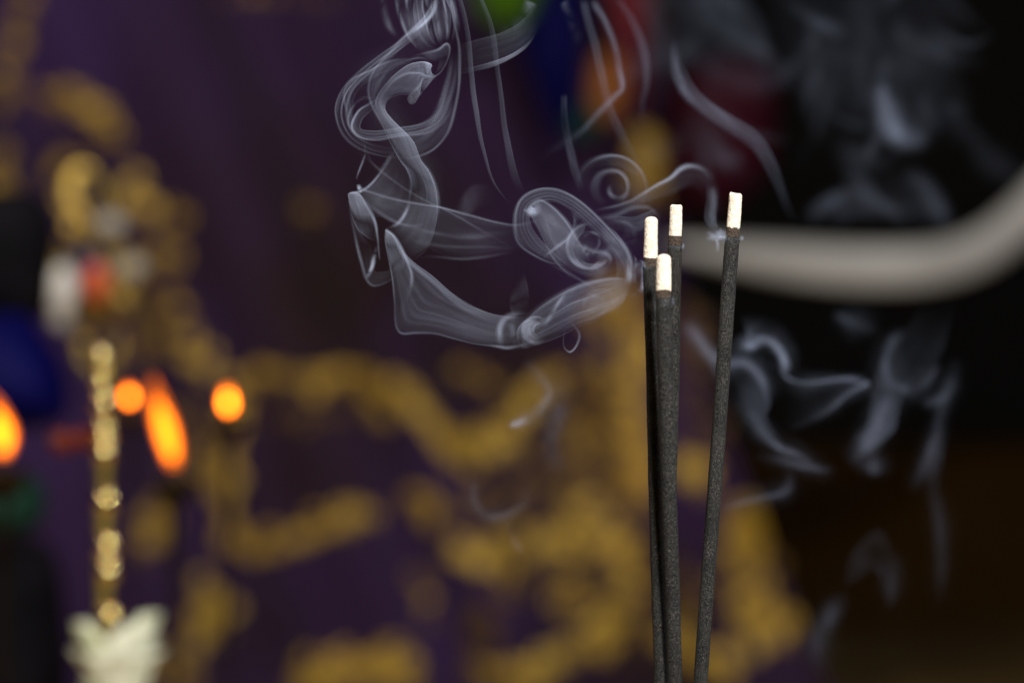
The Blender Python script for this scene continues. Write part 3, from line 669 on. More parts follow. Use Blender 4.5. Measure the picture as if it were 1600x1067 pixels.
# outer loops
OUT = vA((770, -20), (720, 80), (640, 170), (540, 258), (430, 335), (330, 412), (250, 490), (195, 570), (168, 650), (175, 730), (205, 800), (260, 860), (330, 902), (430, 930), (520, 942), (600, 928), (690, 885))
IN1 = vA((800, -20), (760, 90), (690, 190), (600, 270), (500, 340), (410, 410), (330, 475), (270, 545), (240, 620), (240, 700), (265, 765), (310, 815), (370, 845), (450, 870), (530, 880), (600, 870), (680, 840))
s.bundle(OUT, IN1, 4, 5, 0.05, 0.006, ends=(0.05, 0.3), nv=140)
s.veil(OUT, IN1, 0.012, 0.006, bulge=0.9, ea=1.3, eb=0.5, nv=150, ends=(0.05, 0.25))
s.line(OUT, 6, 0.065, 0.006, ends=(0.05, 0.25), nv=160)
LOOP2 = vA((770, 0), (700, 110), (610, 200), (500, 310), (412, 392), (370, 465), (362, 555), (390, 640), (450, 745), (515, 850), (560, 960))
s.line(LOOP2, 7, 0.10, -0.003, ends=(0.1, 0.3), nv=150)
s.veil(LOOP2, vA((790, 0), (730, 120), (650, 215), (550, 310), (460, 400), (420, 470), (405, 560), (425, 640), (475, 740), (530, 840), (570, 950)), 0.03, -0.003, ends=(0.1, 0.3), eb=0.2, nv=130)
IL = vA((660, 348), (540, 355), (450, 382), (360, 430), (280, 472), (235, 522), (218, 585), (232, 660), (255, 735), (300, 805), (360, 830))
s.line(IL, 6, 0.08, 0.008, nv=120)
s.bundle(IL, vA((660, 385), (560, 400), (480, 430), (400, 475), (335, 520), (295, 560), (275, 610), (270, 665), (280, 730), (312, 780), (370, 800)), 4, 5, 0.045, 0.008)
s.veil(IL, vA((660, 375), (560, 385), (480, 410), (400, 455), (330, 500), (285, 550), (265, 605), (262, 660), (270, 730), (305, 790), (365, 815)), 0.022, 0.008, eb=0.4)
L5 = vA((440, 575), (370, 622), (310, 660), (272, 718), (265, 760), (290, 800), (340, 825), (420, 832), (520, 815), (650, 798), (720, 780), (790, 735), (840, 670), (860, 580), (850, 480))
s.line(L5, 8, 0.11, 0.0, nv=150, ends=(0.1, 0.3), fac=[1, 1.2, 1, 0.7, 0.9, 0.5, 0.3])
s.bundle(L5, vA((440, 600), (390, 660), (345, 700), (315, 735), (305, 755), (325, 765), (370, 770), (440, 770), (520, 755), (620, 740), (680, 720), (740, 680), (780, 620), (800, 560), (800, 480)), 4, 5, 0.04, 0.002, nv=120)
s.veil(L5, vA((440, 590), (380, 650), (340, 690), (310, 730), (300, 760), (320, 775), (360, 780), (430, 780), (520, 765), (620, 750), (690, 730), (750, 690), (790, 640), (810, 560), (800, 480)), 0.02, 0.002, eb=0.3, nv=120)
L6 = vA((430, 590), (330, 592), (272, 640), (246, 700), (255, 765), (300, 815))
s.line(L6, 6, 0.06, 0.004)
RB = vA((560, 850), (650, 850), (740, 815), (810, 745), (860, 650), (890, 560), (905, 460), (910, 330), (900, 210), (880, 110), (850, 0))
s.line(vA((480, 900), (560, 940), (640, 935), (730, 905), (800, 850), (855, 770), (888, 660), (905, 540), (910, 400), (905, 280), (880, 150), (862, 50), (855, -20)), 7, 0.085, 0.004, nv=150, ends=(0.2, 0.05))
s.veil(vA((480, 890), (560, 930), (650, 920), (730, 895), (800, 840), (855, 760), (888, 650), (905, 540), (910, 400)), vA((500, 830), (580, 850), (650, 840), (710, 800), (750, 740), (780, 660), (800, 580), (820, 480), (840, 380)), 0.025, 0.006, ea=1.0, eb=0.3, ends=(0.25, 0.3), nv=110)
s.bundle(vA((520, 820), (640, 810), (720, 760), (780, 640), (830, 460), (850, 300)), vA((540, 870), (680, 850), (780, 770), (850, 640), (890, 460), (900, 300)), 6, 12, 0.03, 0.008)
# plume bands falling in from the top
s.veil(vA((520, -25), (535, 90), (575, 200), (640, 285), (720, 345)), vA((640, -25), (635, 80), (660, 180), (710, 255), (790, 300)), 0.026, 0.004, ends=(0.02, 0.3), ea=1.2, eb=0.6)
s.veil(vA((625, -25), (622, 90), (650, 190), (700, 265), (770, 290)), vA((690, -25), (680, 90), (705, 170), (740, 240), (800, 275)), 0.045, 0.0, ends=(0.02, 0.3))
s.veil(vA((720, -25), (725, 80), (740, 170), (770, 240), (830, 265)), vA((830, -25), (840, 60), (850, 140), (845, 210), (835, 262)), 0.025, 0.006, ends=(0.02, 0.2))
s.veil(vA((800, -25), (850, 60), (870, 130), (865, 200), (840, 268)), vA((850, -25), (880, 60), (890, 140), (880, 200), (850, 275)), 0.04, 0.0, ends=(0.02, 0.3))
s.line(vA((448, -25), (465, 90), (490, 175), (535, 232)), 14, 0.05, 0.008, ends=(0.02, 0.4))
s.line(vA((520, -25), (540, 95), (590, 215), (660, 300)), 8, 0.11, 0.0, ends=(0.02, 0.4))
s.line(vA((584, -25), (592, 90), (618, 180), (690, 260)), 9, 0.12, 0.0, ends=(0.02, 0.4))
s.line(vA((760, -25), (745, 70), (690, 140), (610, 205), (545, 255)), 9, 0.13, -0.002, ends=(0.02, 0.5))
s.bundle(vA((600, -25), (610, 100), (650, 210), (720, 290)), vA((860, -25), (875, 90), (880, 180), (850, 260)), 9, 8, 0.05, 0.003, ends=(0.02, 0.3))
# ring at top right of the column
RU = vA((1385, -20), (1315, 75), (1225, 155), (1120, 208), (1000, 242), (870, 280))
RL = vA((1400, 120), (1300, 285), (1200, 358), (1100, 402), (1000, 430), (900, 448), (830, 440))
s.veil(RU, RL, 0.030, 0.012, ea=0.6, eb=1.0, mid=0.6, ends=(0.25, 0.25), bulge=0.8)
s.veil(vA((1350, 200), (1290, 270), (1200, 335), (1100, 375), (1000, 405), (900, 425)), vA((1380, 170), (1300, 290), (1200, 365), (1100, 410), (1000, 437), (900, 455)), 0.09, 0.010, ends=(0.3, 0.35))
s.line(vA((1330, 0), (1290, 90), (1210, 170), (1120, 212)), 26, 0.05, 0.012, ends=(0.05, 0.5))
# two long threads
s.veil(vA((880, -25), (918, 120), (945, 280), (966, 460), (990, 640), (1030, 860), (1095, 1067)) + vB((1030, 250)), vA((905, -25), (945, 120), (975, 280), (998, 460), (1022, 640), (1052, 860), (1110, 1067)) + vB((1050, 270)), 0.065, -0.004, 0.006, ends=(0.02, 0.2), nv=120, fac=[1, 1, 1.2, 0.9, 0.8, 0.7])
s.veil(vA((1010, -25), (1065, 120), (1095, 260), (1118, 420), (1135, 600), (1160, 800), (1215, 1067)) + vB((1060, 180)), vA((1035, -25), (1095, 120), (1130, 260), (1148, 420), (1165, 600), (1195, 800), (1265, 1067)) + vB((1120, 200)), 0.045, 0.008, 0.010, ends=(0.02, 0.2), nv=120)
# left lobe and its hanging tip
s.veil(vB((205, 172), (158, 182), (156, 215), (166, 275), (186, 340), (215, 388), (265, 425), (345, 446)), vB((215, 178), (235, 205), (262, 255), (285, 310), (300, 360), (308, 400), (318, 425), (350, 440)), 0.075, -0.004, bulge=0.7, ea=0.9, eb=0.6, mid=1.2, ends=(0.03, 0.3), fac=[1.2, 1.2, 1.1, 0.9, 0.6])
s.veil(vB((160, 182), (210, 174), (262, 148), (312, 90), (362, 20), (395, -45), (415, -100)), vB((205, 180), (280, 250), (370, 320), (430, 330), (470, 260), (488, 160), (470, 60)), 0.026, 0.002, ea=1.1, eb=0.4, ends=(0.03, 0.3), nv=110)
s.line(vB((160, 182), (210, 174), (262, 148), (312, 90), (362, 20), (395, -45)), 7, 0.10, 0.002, ends=(0.05, 0.5))
s.line(vB((212, 180), (260, 250), (294, 330), (308, 420), (318, 545)), 7, 0.10, -0.004, ends=(0.1, 0.05))
s.line(vB((212, 182), (270, 245), (340, 300), (430, 340), (520, 352), (575, 320), (590, 280)), 9, 0.05, 0.002)
TIP = vB((158, 215), (165, 290), (192, 420), (230, 560), (250, 640), (285, 677), (340, 666), (390, 636), (440, 590))
s.line(TIP, 7, 0.085, 0.0, nv=120, ends=(0.2, 0.2))
s.veil(TIP, vB((186, 330), (215, 390), (250, 430), (280, 480), (290, 560), (300, 600), (330, 600), (370, 590), (430, 560)), 0.018, 0.0, eb=0.5, nv=100)
s.line(vB((248, 640), (272, 590), (296, 510), (310, 450)), 8, 0.09, 0.0)
s.line(vB((245, 645), (262, 605), (285, 560), (300, 510)), 12, 0.07, 0.0)
# long horizontal veil to the bulb
HZ = vB((206, 128), (228, 156), (300, 182), (380, 206), (470, 226), (560, 240), (650, 252), (750, 277), (850, 302), (950, 328), (1050, 345), (1150, 327), (1239, 297))
s.line(HZ, 8, 0.10, 0.004, nv=150, ends=(0.05, 0.25))
s.line(vB((206, 128), (212, 160), (225, 175)), 10, 0.12, 0.004)
s.veil(HZ, vB((215, 190), (290, 270), (370, 330), (450, 400), (560, 460), (650, 500), (750, 532), (830, 530), (900, 522), (960, 515), (1040, 500), (1100, 470), (1200, 420)), 0.018, 0.008, ea=1.6, eb=0.6, mid=0.8, bulge=0.4, nv=120, ends=(0.05, 0.25))
s.line(vB((430, 345), (520, 370), (600, 390), (750, 410), (900, 410), (1060, 393)), 14, 0.03, 0.008)
s.line(vB((440, 430), (600, 455), (750, 466), (900, 470), (1060, 482)), 12, 0.03, 0.008)
s.line(vB((520, 528), (640, 526), (750, 533), (900, 521), (1045, 500)), 8, 0.035, 0.008)
s.line(vB((140, -90), (265, 10), (350, 80), (450, 150), (560, 212), (650, 256), (760, 312), (860, 372), (960, 432), (1060, 495)), 6, 0.045, 0.012, ends=(0.3, 0.2))
s.line(vA((330, 830), (346, 905), (320, 990), (290, 1067)) + vB((210, 100)), 6, 0.06, 0.01)
s.line(vA((346, 900), (380, 970), (440, 1030), (520, 1090)), 6, 0.05, 0.012)
s.line(vA((520, 900), (470, 980), (400, 1067)), 10, 0.03, 0.006)
# lower main lobe
LB = vB((350, 378), (356, 450), (370, 540), (386, 640), (397, 760), (400, 860), (412, 910), (442, 935), (520, 933), (620, 938), (720, 965), (830, 993), (950, 1006), (1060, 1000), (1130, 982))
LT = vB((360, 372), (400, 408), (430, 460), (470, 530), (520, 580), (570, 622), (630, 668), (690, 712), (740, 745), (800, 780), (860, 803), (930, 826), (1000, 838), (1060, 842), (1130, 838))
s.veil(LB, LT, 0.038, -0.002, bulge=0.6, ea=0.5, eb=1.3, mid=1.0, nv=150, ends=(0.02, 0.1), fac=[1.6, 1.1, 0.7, 0.7, 0.9, 1.2, 1.4, 1.4])
s.bundle(LB, LT, 7, 9, 0.022, -0.002, nv=140)
s.line(LB, 6, 0.05, -0.002, nv=160, ends=(0.05, 0.1))
s.veil(vB((380, 395), (440, 480), (520, 565), (620, 645), (720, 725), (830, 788), (930, 824), (1030, 838)), vB((390, 420), (440, 520), (510, 600), (610, 690), (720, 780), (820, 840), (920, 880), (1020, 890)), 0.085, -0.006, ends=(0.1, 0.3), ea=1.0, eb=0.15)
s.veil(vB((352, 378), (358, 440), (372, 520), (384, 580), (395, 620)), vB((360, 374), (405, 415), (440, 490), (455, 560), (440, 600)), 0.085, -0.004, bulge=0.6, ends=(0.02, 0.25), eb=1.2)
FO = vB((352, 376), (402, 412), (442, 482), (472, 560), (488, 622), (480, 692), (460, 765), (430, 860))
s.line(FO, 8, 0.12, -0.005, ends=(0.02, 0.5)); s.veil(FO, vB((352, 376), (398, 430), (428, 500), (450, 570), (455, 630), (440, 700), (425, 770), (410, 860)), 0.045, -0.005, ends=(0.02, 0.5), eb=0.3)
s.line(vB((345, 376), (395, 362), (440, 330), (475, 270), (490, 200)), 10, 0.06, 0.0, ends=(0.2, 0.5))
s.line(vB((1000, 1010), (972, 985), (965, 930), (975, 870), (1010, 835), (1060, 830)), 18, 0.04, -0.003); s.line(vB((1075, 1000), (1055, 980), (1040, 930), (1035, 860), (1050, 820)), 18, 0.035, -0.003)
# bulb
BO = vC((400, 620), (310, 605), (240, 576), (180, 536), (148, 490), (136, 425), (140, 360), (160, 302), (200, 261), (260, 237), (330, 236), (400, 261), (470, 306), (540, 370), (600, 432), (660, 502), (700, 572), (716, 630), (716, 682), (700, 740), (665, 795))
BI = vC((440, 640), (370, 590), (310, 540), (260, 490), (225, 440), (210, 395), (212, 365), (230, 335), (260, 315), (300, 305), (345, 310), (400, 340), (455, 385), (510, 430), (565, 480), (620, 540), (660, 600), (680, 640), (688, 680), (675, 730), (640, 790))
s.bundle(BO, BI, 5, 5, 0.035, -0.003, nv=150)
s.veil(BO, BI, 0.040, -0.003, bulge=0.9, ea=1.0, eb=0.5, nv=170, ends=(0.1, 0.12), fac=[1.1, 1.2, 1.1, 1, 0.9, 0.8, 0.8, 0.9, 1, 1])
s.line(BO, 7, 0.06, -0.003, nv=170, ends=(0.1, 0.12)); s.line(vC((640, 470), (690, 545), (710, 610), (708, 670), (690, 720)), 16, 0.14, -0.004)
IA = vC((180, 342), (212, 362), (236, 412), (270, 482), (310, 558), (365, 618), (440, 682))
IB = vC((205, 325), (258, 292), (312, 320), (362, 372), (402, 425), (450, 500), (520, 610))
s.veil(IA, IB, 0.085, -0.006, bulge=0.6, ea=1.0, eb=0.5, ends=(0.08, 0.25)); s.line(IA, 7, 0.09, -0.006, ends=(0.02, 0.3))
s.line(vC((178, 342), (205, 350), (235, 338), (222, 312)), 22, 0.12, -0.006); s.line(IB, 8, 0.06, -0.006, ends=(0.05, 0.4))
s.line(vC((400, 340), (426, 382), (420, 432), (395, 475), (340, 522), (265, 580)), 8, 0.09, -0.008)
s.veil(vC((400, 340), (426, 382), (420, 432), (395, 475), (340, 522)), vC((440, 330), (480, 390), (480, 440), (450, 480), (400, 540)), 0.03, -0.004, eb=0.2)
def circ(cx_, cy_, r, a0, a1, k=3.139, x0=760, y0=220, n=14, ex=1.0, rot=0.0, r1=None):
    o = []
    for q in range(n):
        t = q / (n - 1); a = math.radians(a0 + (a1 - a0) * t); rr = r + ((r1 if r1 is not None else r) - r) * t
        x, y_ = rr * math.cos(a), rr * ex * math.sin(a); c_, s_ = math.cos(rot), math.sin(rot)
        o.append((x0 + (cx_ + x * c_ - y_ * s_) / k, y0 + (cy_ + x * s_ + y_ * c_) / k))
    return o
s.line(circ(500, 520, 114, -70, -330, r1=105), 8, 0.12, -0.008, nv=120); s.veil(circ(500, 520, 114, -80, -330), circ(505, 525, 78, -80, -330), 0.035, -0.008, bulge=1.0, eb=0.6, nv=110)
s.veil(circ(505, 525, 112, 20, 170), circ(500, 560, 55, 20, 170), 0.05, -0.008, bulge=0.6)
s.line(circ(512, 500, 52, 200, 480, r1=35), 11, 0.06, -0.010); s.line(circ(500, 525, 38, 0, 300, r1=12), 10, 0.06, -0.010)
s.line(circ(540, 500, 70, -90, 100), 24, 0.04, -0.010); s.line(vC((400, 525), (450, 515), (520, 540), (590, 560), (605, 590), (580, 640)), 12, 0.08, -0.010)
s.veil(vC((390, 600), (470, 660), (560, 670), (640, 640)), vC((440, 560), (500, 600), (560, 600), (610, 570)), 0.05, -0.006, ends=(0.3, 0.3)); s.line(vC((545, 420), (600, 470), (650, 540), (660, 620)), 26, 0.05, -0.006)
s.line(vC((560, 420), (620, 440), (700, 560), (712, 660), (690, 760)), 8, 0.07, -0.002); s.veil(vC((590, 400), (690, 520), (728, 640), (700, 770)), vC((540, 470), (620, 560), (640, 650), (600, 760)), 0.02, 0.0)
# swirls above it
s.veil(circ(600, 230, 145, 165, 395, ex=0.95, r1=190), circ(610, 235, 90, 165, 395, ex=0.95, r1=120), 0.026, 0.012, ea=1.0, eb=0.9, nv=100, ends=(0.15, 0.25)); s.line(circ(600, 230, 145, 165, 395, ex=0.95, r1=190), 11, 0.06, 0.012)
s.line(circ(615, 232, 84, 100, 440, r1=78), 18, 0.06, 0.012, ends=(0.15, 0.15)); s.line(circ(640, 240, 55, 0, 250, r1=30), 14, 0.035, 0.012)
DW = vC((520, 345), (580, 335), (640, 322), (690, 306)) + vH((230, 245), (290, 205), (360, 158), (430, 122), (480, 82), (530, 64), (590, 80), (628, 128), (640, 190))
s.line(DW, 9, 0.11, 0.012, 0.035, nv=150, ends=(0.2, 0.15), ws=[1, 1, 1, 1.3, 1.8, 2.2])
s.veil(DW, vC((520, 360), (580, 352), (640, 345), (690, 335)) + vH((230, 285), (290, 265), (360, 240), (430, 220), (490, 190), (530, 180), (560, 200), (580, 240)), 0.03, 0.012, 0.035, ea=1.2, eb=0.2, nv=110, ends=(0.2, 0.2), fac=[0.8, 0.8, 1, 1, 1.2, 1.6])
s.veil(vC((560, 380), (640, 372), (720, 375), (790, 355), (850, 340)), vC((560, 420), (650, 440), (730, 450), (790, 430), (830, 400)), 0.03, 0.008, ea=1.2, eb=0.2); s.line(vC((470, 420), (550, 385), (640, 365), (720, 335), (790, 330), (840, 370), (850, 420)), 13, 0.06, 0.01)
s.line(vC((560, 400), (660, 395), (720, 440), (725, 490), (700, 520)), 14, 0.04, 0.006)
# lower lobe of the bulb
QT = vC((172, 935), (190, 888), (232, 838), (292, 790), (372, 745), (452, 710), (540, 683), (620, 668), (680, 676), (706, 700))
QB = vC((160, 1022), (230, 1005), (300, 985), (370, 955), (450, 915), (530, 890), (600, 850), (655, 805), (690, 760), (710, 720))
s.bundle(QT, QB, 7, 8, 0.04, -0.003)
s.veil(QT, QB, 0.052, -0.003, bulge=0.6, ea=1.1, eb=0.35, mid=1.1, ends=(0.04, 0.1), fac=[1.5, 1.4, 1.1, 0.9, 0.8]); s.line(QT, 11, 0.06, -0.003)
s.veil(circ(235, 930, 70, 60, 330), circ(245, 925, 35, 60, 330), 0.05, -0.006); s.line(circ(235, 925, 68, 30, 330, r1=60), 9, 0.08, -0.006)
s.veil(circ(215, 960, 60, 90, 300, r1=90), circ(260, 930, 30, 90, 300), 0.06, -0.004); s.line(vC((100, 1010), (170, 1008), (230, 985), (262, 940), (300, 880), (335, 820), (390, 770)), 16, 0.06, -0.006); s.line(vC((260, 930), (290, 890), (330, 830), (360, 780), (400, 740)), 14, 0.08, -0.007)
s.line(vC((330, 865), (392, 886), (440, 932), (451, 972), (430, 1020), (402, 1037), (374, 1010), (372, 960), (392, 908)), 6, 0.065, -0.004, ends=(0.2, 0.2))
s.line(circ(520, 800, 50, 100, 420, r1=25), 14, 0.035, -0.002); s.veil(vC((470, 760), (520, 730), (590, 730), (640, 760)), vC((480, 840), (530, 860), (590, 840), (630, 800)), 0.04, -0.001, ends=(0.3, 0.3))
s.line(vC((-10, 1004), (80, 1011), (150, 1006), (215, 992)), 7, 0.08, -0.002); s.line(vC((90, 1005), (68, 970), (66, 920), (92, 868), (150, 845), (220, 850)), 16, 0.045, -0.002); s.line(vC((560, 740), (470, 690), (380, 640), (300, 600)), 9, 0.03, 0.002)
s.veil(vC((110, 740), (115, 820), (140, 880)), vC((190, 640), (210, 760), (200, 850)), 0.022, 0.02, ends=(0.4, 0.2)); s.veil(vB((740, 220), (800, 150), (860, 130), (930, 150)), vB((700, 340), (800, 300), (880, 240), (950, 240)), 0.022, 0.05, ends=(0.4, 0.4), mid=1.6, ea=0.4, eb=0.4)
s.line(vH((640, 150), (648, 250), (640, 330), (660, 400), (690, 436)), 22, 0.018, 0.03, 0.004, ends=(0.1, 0.2)); s.veil(vH((600, 110), (610, 220), (600, 330), (640, 430)), vH((645, 170), (660, 260), (665, 350), (690, 436)), 0.014, 0.03, 0.004, ends=(0.3, 0.2))
s.line(vC((716, 650), (730, 620), (752, 600), (768, 610), (776, 650), (772, 720)), 9, 0.07, -0.004, -0.008); s.line(vC((690, 760), (740, 740), (775, 700), (785, 640)), 12, 0.04, -0.004, -0.008); s.veil(vC((720, 560), (750, 590), (775, 640)), vC((715, 700), (745, 690), (778, 690)), 0.03, -0.004, -0.008)
for A_, w_, d_ in [(vB((400, 420), (520, 420), (570, 300), (560, 150), (500, 20)) + vA((560, 860), (440, 640), (500, 480), (640, 420)), 90, 0.016), (vB((300, 400), (260, 300), (330, 200), (420, 100)), 90, 0.012),
                   (vB((420, 700), (480, 800), (650, 850), (850, 900), (1050, 920)) + vC((300, 880), (450, 800), (620, 740)), 85, 0.018), (vC((220, 420), (300, 450), (420, 540), (560, 580), (640, 640)), 110, 0.022),
                   (vA((640, 40), (660, 160), (700, 260), (760, 330)), 80, 0.018), (vA((300, 650), (400, 500), (560, 420), (760, 400)), 110, 0.010), (vC((560, 250), (660, 250), (760, 300), (850, 330)), 90, 0.014),
                   (vB((480, 300), (700, 380), (900, 420), (1060, 420)), 80, 0.008), (vC((600, 420), (680, 420), (740, 470), (760, 560)), 90, 0.014), (vC((420, 860), (560, 820), (680, 780), (760, 800)), 80, 0.018)]:
    s._line(A_, w_, d_, 0.004, None, (0.3, 0.3), 60, 0.004, None, 0.8, None)
SA = s.build()

# --- small wisps where the embers smoulder, and a painted bluish glint
s = Smoke('smoke', 'tiny bright wisps of smoke at the smouldering ends of the incense sticks, with a painted bluish glint on the leftmost', SM, GS); s.stir = 0.5; s.mist = None
s.veil(vH((600, 440), (640, 430), (680, 428), (716, 432)), vH((600, 446), (640, 452), (680, 455), (716, 444)), 0.20, 0.001, ends=(0.5, 0.02), curl=0, bulge=0.2, ea=0.2, eb=0.2, mid=1.0)
for a_ in [((700, 440), (690, 415), (684, 380)), ((708, 440), (702, 412), (700, 390)), ((680, 440), (668, 418), (655, 398)), ((690, 440), (676, 412), (676, 388)), ((664, 446), (670, 480), (668, 520)), ((690, 440), (640, 424), (610, 400))]:
    s.line(vH(*a_), 9, 0.16, 0.0, curl=0, ends=(0.02, 0.45))
s.line(vH((596, 440), (650, 440), (718, 436)), 26, 0.16, 0.001, curl=0, ends=(0.45, 0.02))
for cx_, cy_, hw, yy in [(752, 438, 46, 0.0005), (450, 480, 44, -0.0012)]:
    s.veil(vH((cx_ - hw, cy_ - 6), (cx_ - hw * .5, cy_ + 1), (cx_, cy_ + 3), (cx_ + hw * .5, cy_ + 1), (cx_ + hw, cy_ - 6)), vH((cx_ - hw, cy_ + 14), (cx_ - hw * .5, cy_ + 18), (cx_, cy_ + 20), (cx_ + hw * .5, cy_ + 18), (cx_ + hw, cy_ + 14)), 0.035, yy - 0.0018, curl=0, ends=(0.1, 0.1), eb=0.3)
s.line(vH((792, 455), (796, 440), (790, 425)), 8, 0.15, -0.001, curl=0); s.line(vH((485, 500), (492, 480), (488, 462)), 8, 0.12, -0.001, curl=0)
s.veil(vH((305, 750), (300, 790), (310, 840)), vH((340, 745), (352, 790), (345, 850)), 0.40, -0.0105, curl=0, bulge=0.2, ends=(0.4, 0.4), ea=0.3, eb=0.5, mid=1.3)  # bluish glint on the leftmost stick, painted as a dense pale veil
s.veil(vH((365, 765), (380, 762), (410, 762), (430, 765)), vH((360, 800), (380, 805), (410, 805), (432, 800)), 0.03, -0.0195, curl=0, ends=(0.2, 0.2), eb=0.2)
s.line(vH((268, 560), (286, 620), (290, 660), (284, 740)), 14, 0.30, -0.008, curl=0); s.veil(vH((262, 560), (250, 610), (262, 660)), vH((290, 580), (286, 620), (284, 664)), 0.06, -0.006, curl=0, ends=(0.3, 0.3))
s.line(vH((435, 740), (440, 770), (438, 800)), 8, 0.10, -0.017, curl=0)
s.build()

# --- soft smoke drifting behind the sticks on the right
s = Smoke('smoke', 'soft out-of-focus smoke drifting right of the tallest incense stick', SMB, GS); s.mist = (2.6, 70, 0.25); s.stir = 1.6
YB = 0.10
s.veil(vD((180, 150), (240, 260), (300, 370), (345, 470), (420, 540)), vD((215, 150), (300, 270), (380, 340), (450, 370), (520, 400)), 0.045, YB, ends=(0.25, 0.3), ea=0.8, eb=0.7)
s.line(vD((190, 165), (250, 250), (320, 345), (400, 390), (480, 385), (540, 430), (590, 520), (605, 580)), 26, 0.094, YB, ends=(0.1, 0.15))
s.veil(vD((400, 400), (440, 480), (500, 600), (560, 690), (640, 760), (740, 810)), vD((500, 385), (560, 450), (600, 560), (590, 640), (670, 740), (750, 800)), 0.035, YB, ends=(0.2, 0.3))
s.line(vD((445, 235), (490, 288), (550, 272), (615, 280), (655, 330), (668, 395), (660, 440)), 26, 0.146, YB - 0.01, ends=(0.1, 0.1), ws=[1.2, 1.2, 1.1, 1, 0.9, 0.8])
s.line(vD((668, 380), (664, 430), (700, 462), (780, 472), (880, 458), (960, 452), (1060, 462)), 18, 0.073, YB, ends=(0.1, 0.1))
s.veil(vD((660, 440), (740, 470), (860, 460), (960, 450), (1065, 460)), vD((640, 700), (720, 680), (800, 630), (920, 540), (1065, 465)), 0.018, YB, ea=0.8, eb=1.0, mid=0.5, ends=(0.2, 0.02)); s.line(vD((1070, 460), (960, 522), (870, 592), (780, 652), (690, 700)), 18, 0.062, YB, ends=(0.05, 0.5))
s.line(vD((430, 470), (480, 590), (560, 700), (650, 770), (730, 805), (830, 870), (920, 880)), 24, 0.058, YB); s.line(vD((520, 805), (640, 826), (760, 860), (860, 875), (930, 850)), 21, 0.037, YB)
s.line(vD((672, 840), (690, 930), (650, 985), (540, 1010), (430, 1040), (330, 1067)), 22, 0.052, YB, ends=(0.3, 0.3))
s.veil(vD((965, 855), (1010, 800), (1050, 720), (1075, 620), (1085, 500), (1110, 400), (1170, 290), (1250, 180), (1330, 60)), vD((985, 850), (1100, 770), (1180, 700), (1200, 600), (1240, 510), (1330, 420), (1400, 310), (1440, 200), (1500, 60)), 0.034, YB + 0.02, ends=(0.12, 0.35), nv=110, fac=[2, 2.2, 2.0, 1.2, 0.9, 0.8, 0.6, 0.4], mid=0.9)
s.line(vD((965, 855), (1040, 780), (1095, 700), (1120, 640), (1150, 560), (1190, 480)), 47, 0.114, YB + 0.02, ends=(0.2, 0.5)); s.line(vD((1100, 420), (1120, 480), (1190, 490), (1260, 510), (1340, 440), (1380, 350)), 24, 0.037, YB + 0.02)
s.line(vD((1200, 540), (1140, 430), (1160, 300), (1230, 200)), 26, 0.052, YB + 0.02); s.line(vD((1470, 330), (1430, 480), (1385, 620), (1360, 720), (1290, 900), (1240, 980)), 26, 0.037, YB + 0.03); s.line(vD((1280, 560), (1350, 560), (1410, 520), (1450, 420)), 21, 0.026, YB + 0.03)
s.veil(vD((1380, 640), (1330, 780), (1260, 960)), vD((1410, 660), (1400, 800), (1370, 980)), 0.016, YB + 0.03, ends=(0.3, 0.4)); s.line(vD((1080, 780), (1085, 850), (1080, 920)), 24, 0.031, YB + 0.02); s.line(vD((870, 140), (960, 180), (1050, 210), (1100, 240)), 26, 0.037, YB + 0.04)
s.veil([(1320, 900), (1335, 860), (1370, 830), (1400, 860)], [(1310, 930), (1340, 905), (1375, 890), (1400, 960)], 0.022, YB + 0.05, ends=(0.3, 0.4)); s.line([(1460, 640), (1455, 740), (1470, 840), (1465, 960)], 26, 0.02, YB + 0.05); s.line([(1280, 1060), (1275, 1000), (1295, 960), (1330, 920)], 40, 0.03, YB + 0.05); s.line([(1395, 850), (1395, 900), (1390, 960)], 22, 0.02, YB + 0.05)
# curls before the gold pattern, lower centre
s.line([(745, 735), (738, 775), (755, 805), (790, 805), (820, 785), (825, 750)], 26, 0.035, 0.07); s.line([(790, 800), (800, 840), (815, 870)], 16, 0.025, 0.07); s.line([(815, 560), (840, 590), (852, 620), (832, 650), (800, 665)], 30, 0.05, 0.05); s.line([(880, 570), (870, 640), (860, 700), (880, 750)], 50, 0.025, 0.06); s.line([(790, 668), (812, 660), (832, 648)], 16, 0.09, 0.045)
s.build()

# --- hazy cloud at upper right
s = Smoke('smoke', 'faint smoke haze and drifting threads filling the dark upper right', SMB, GS); s.mist = None; s.stir = 1.6
YC = 0.26
s.veil(vE((408, 120), (412, 200), (425, 270), (465, 335), (545, 410), (632, 472), (700, 545), (748, 625), (790, 720), (830, 780)), vE((425, 120), (440, 200), (470, 270), (520, 325), (600, 385), (680, 440), (738, 520), (775, 600), (805, 680), (840, 760)), 0.075, 0.045, 0.07, ends=(0.2, 0.35), ea=0.8, eb=0.6, mid=1.0, fac=[0.6, 1, 1.1, 0.9, 0.7, 0.5])
s.line(vE((412, 120), (416, 200), (432, 275), (475, 340), (550, 408)), 22, 0.07, 0.045)
for A_, B_, y_ in [(vG((545, -10), (590, 170), (625, 350), (675, 500), (745, 640), (815, 780)), vG((575, -10), (625, 170), (660, 350), (715, 500), (785, 640), (845, 770)), 0.05),
                   (vG((690, -20), (765, 120), (805, 250), (812, 350), (800, 430), (805, 560)), vG((720, -20), (800, 120), (838, 250), (840, 350), (825, 430), (840, 560)), 0.07),
                   (vG((470, 380), (478, 560), (500, 700), (535, 810)), vG((495, 380), (508, 560), (535, 700), (565, 810)), 0.03)]:
    s.veil(A_, B_, 0.042, y_, ends=(0.05, 0.3))
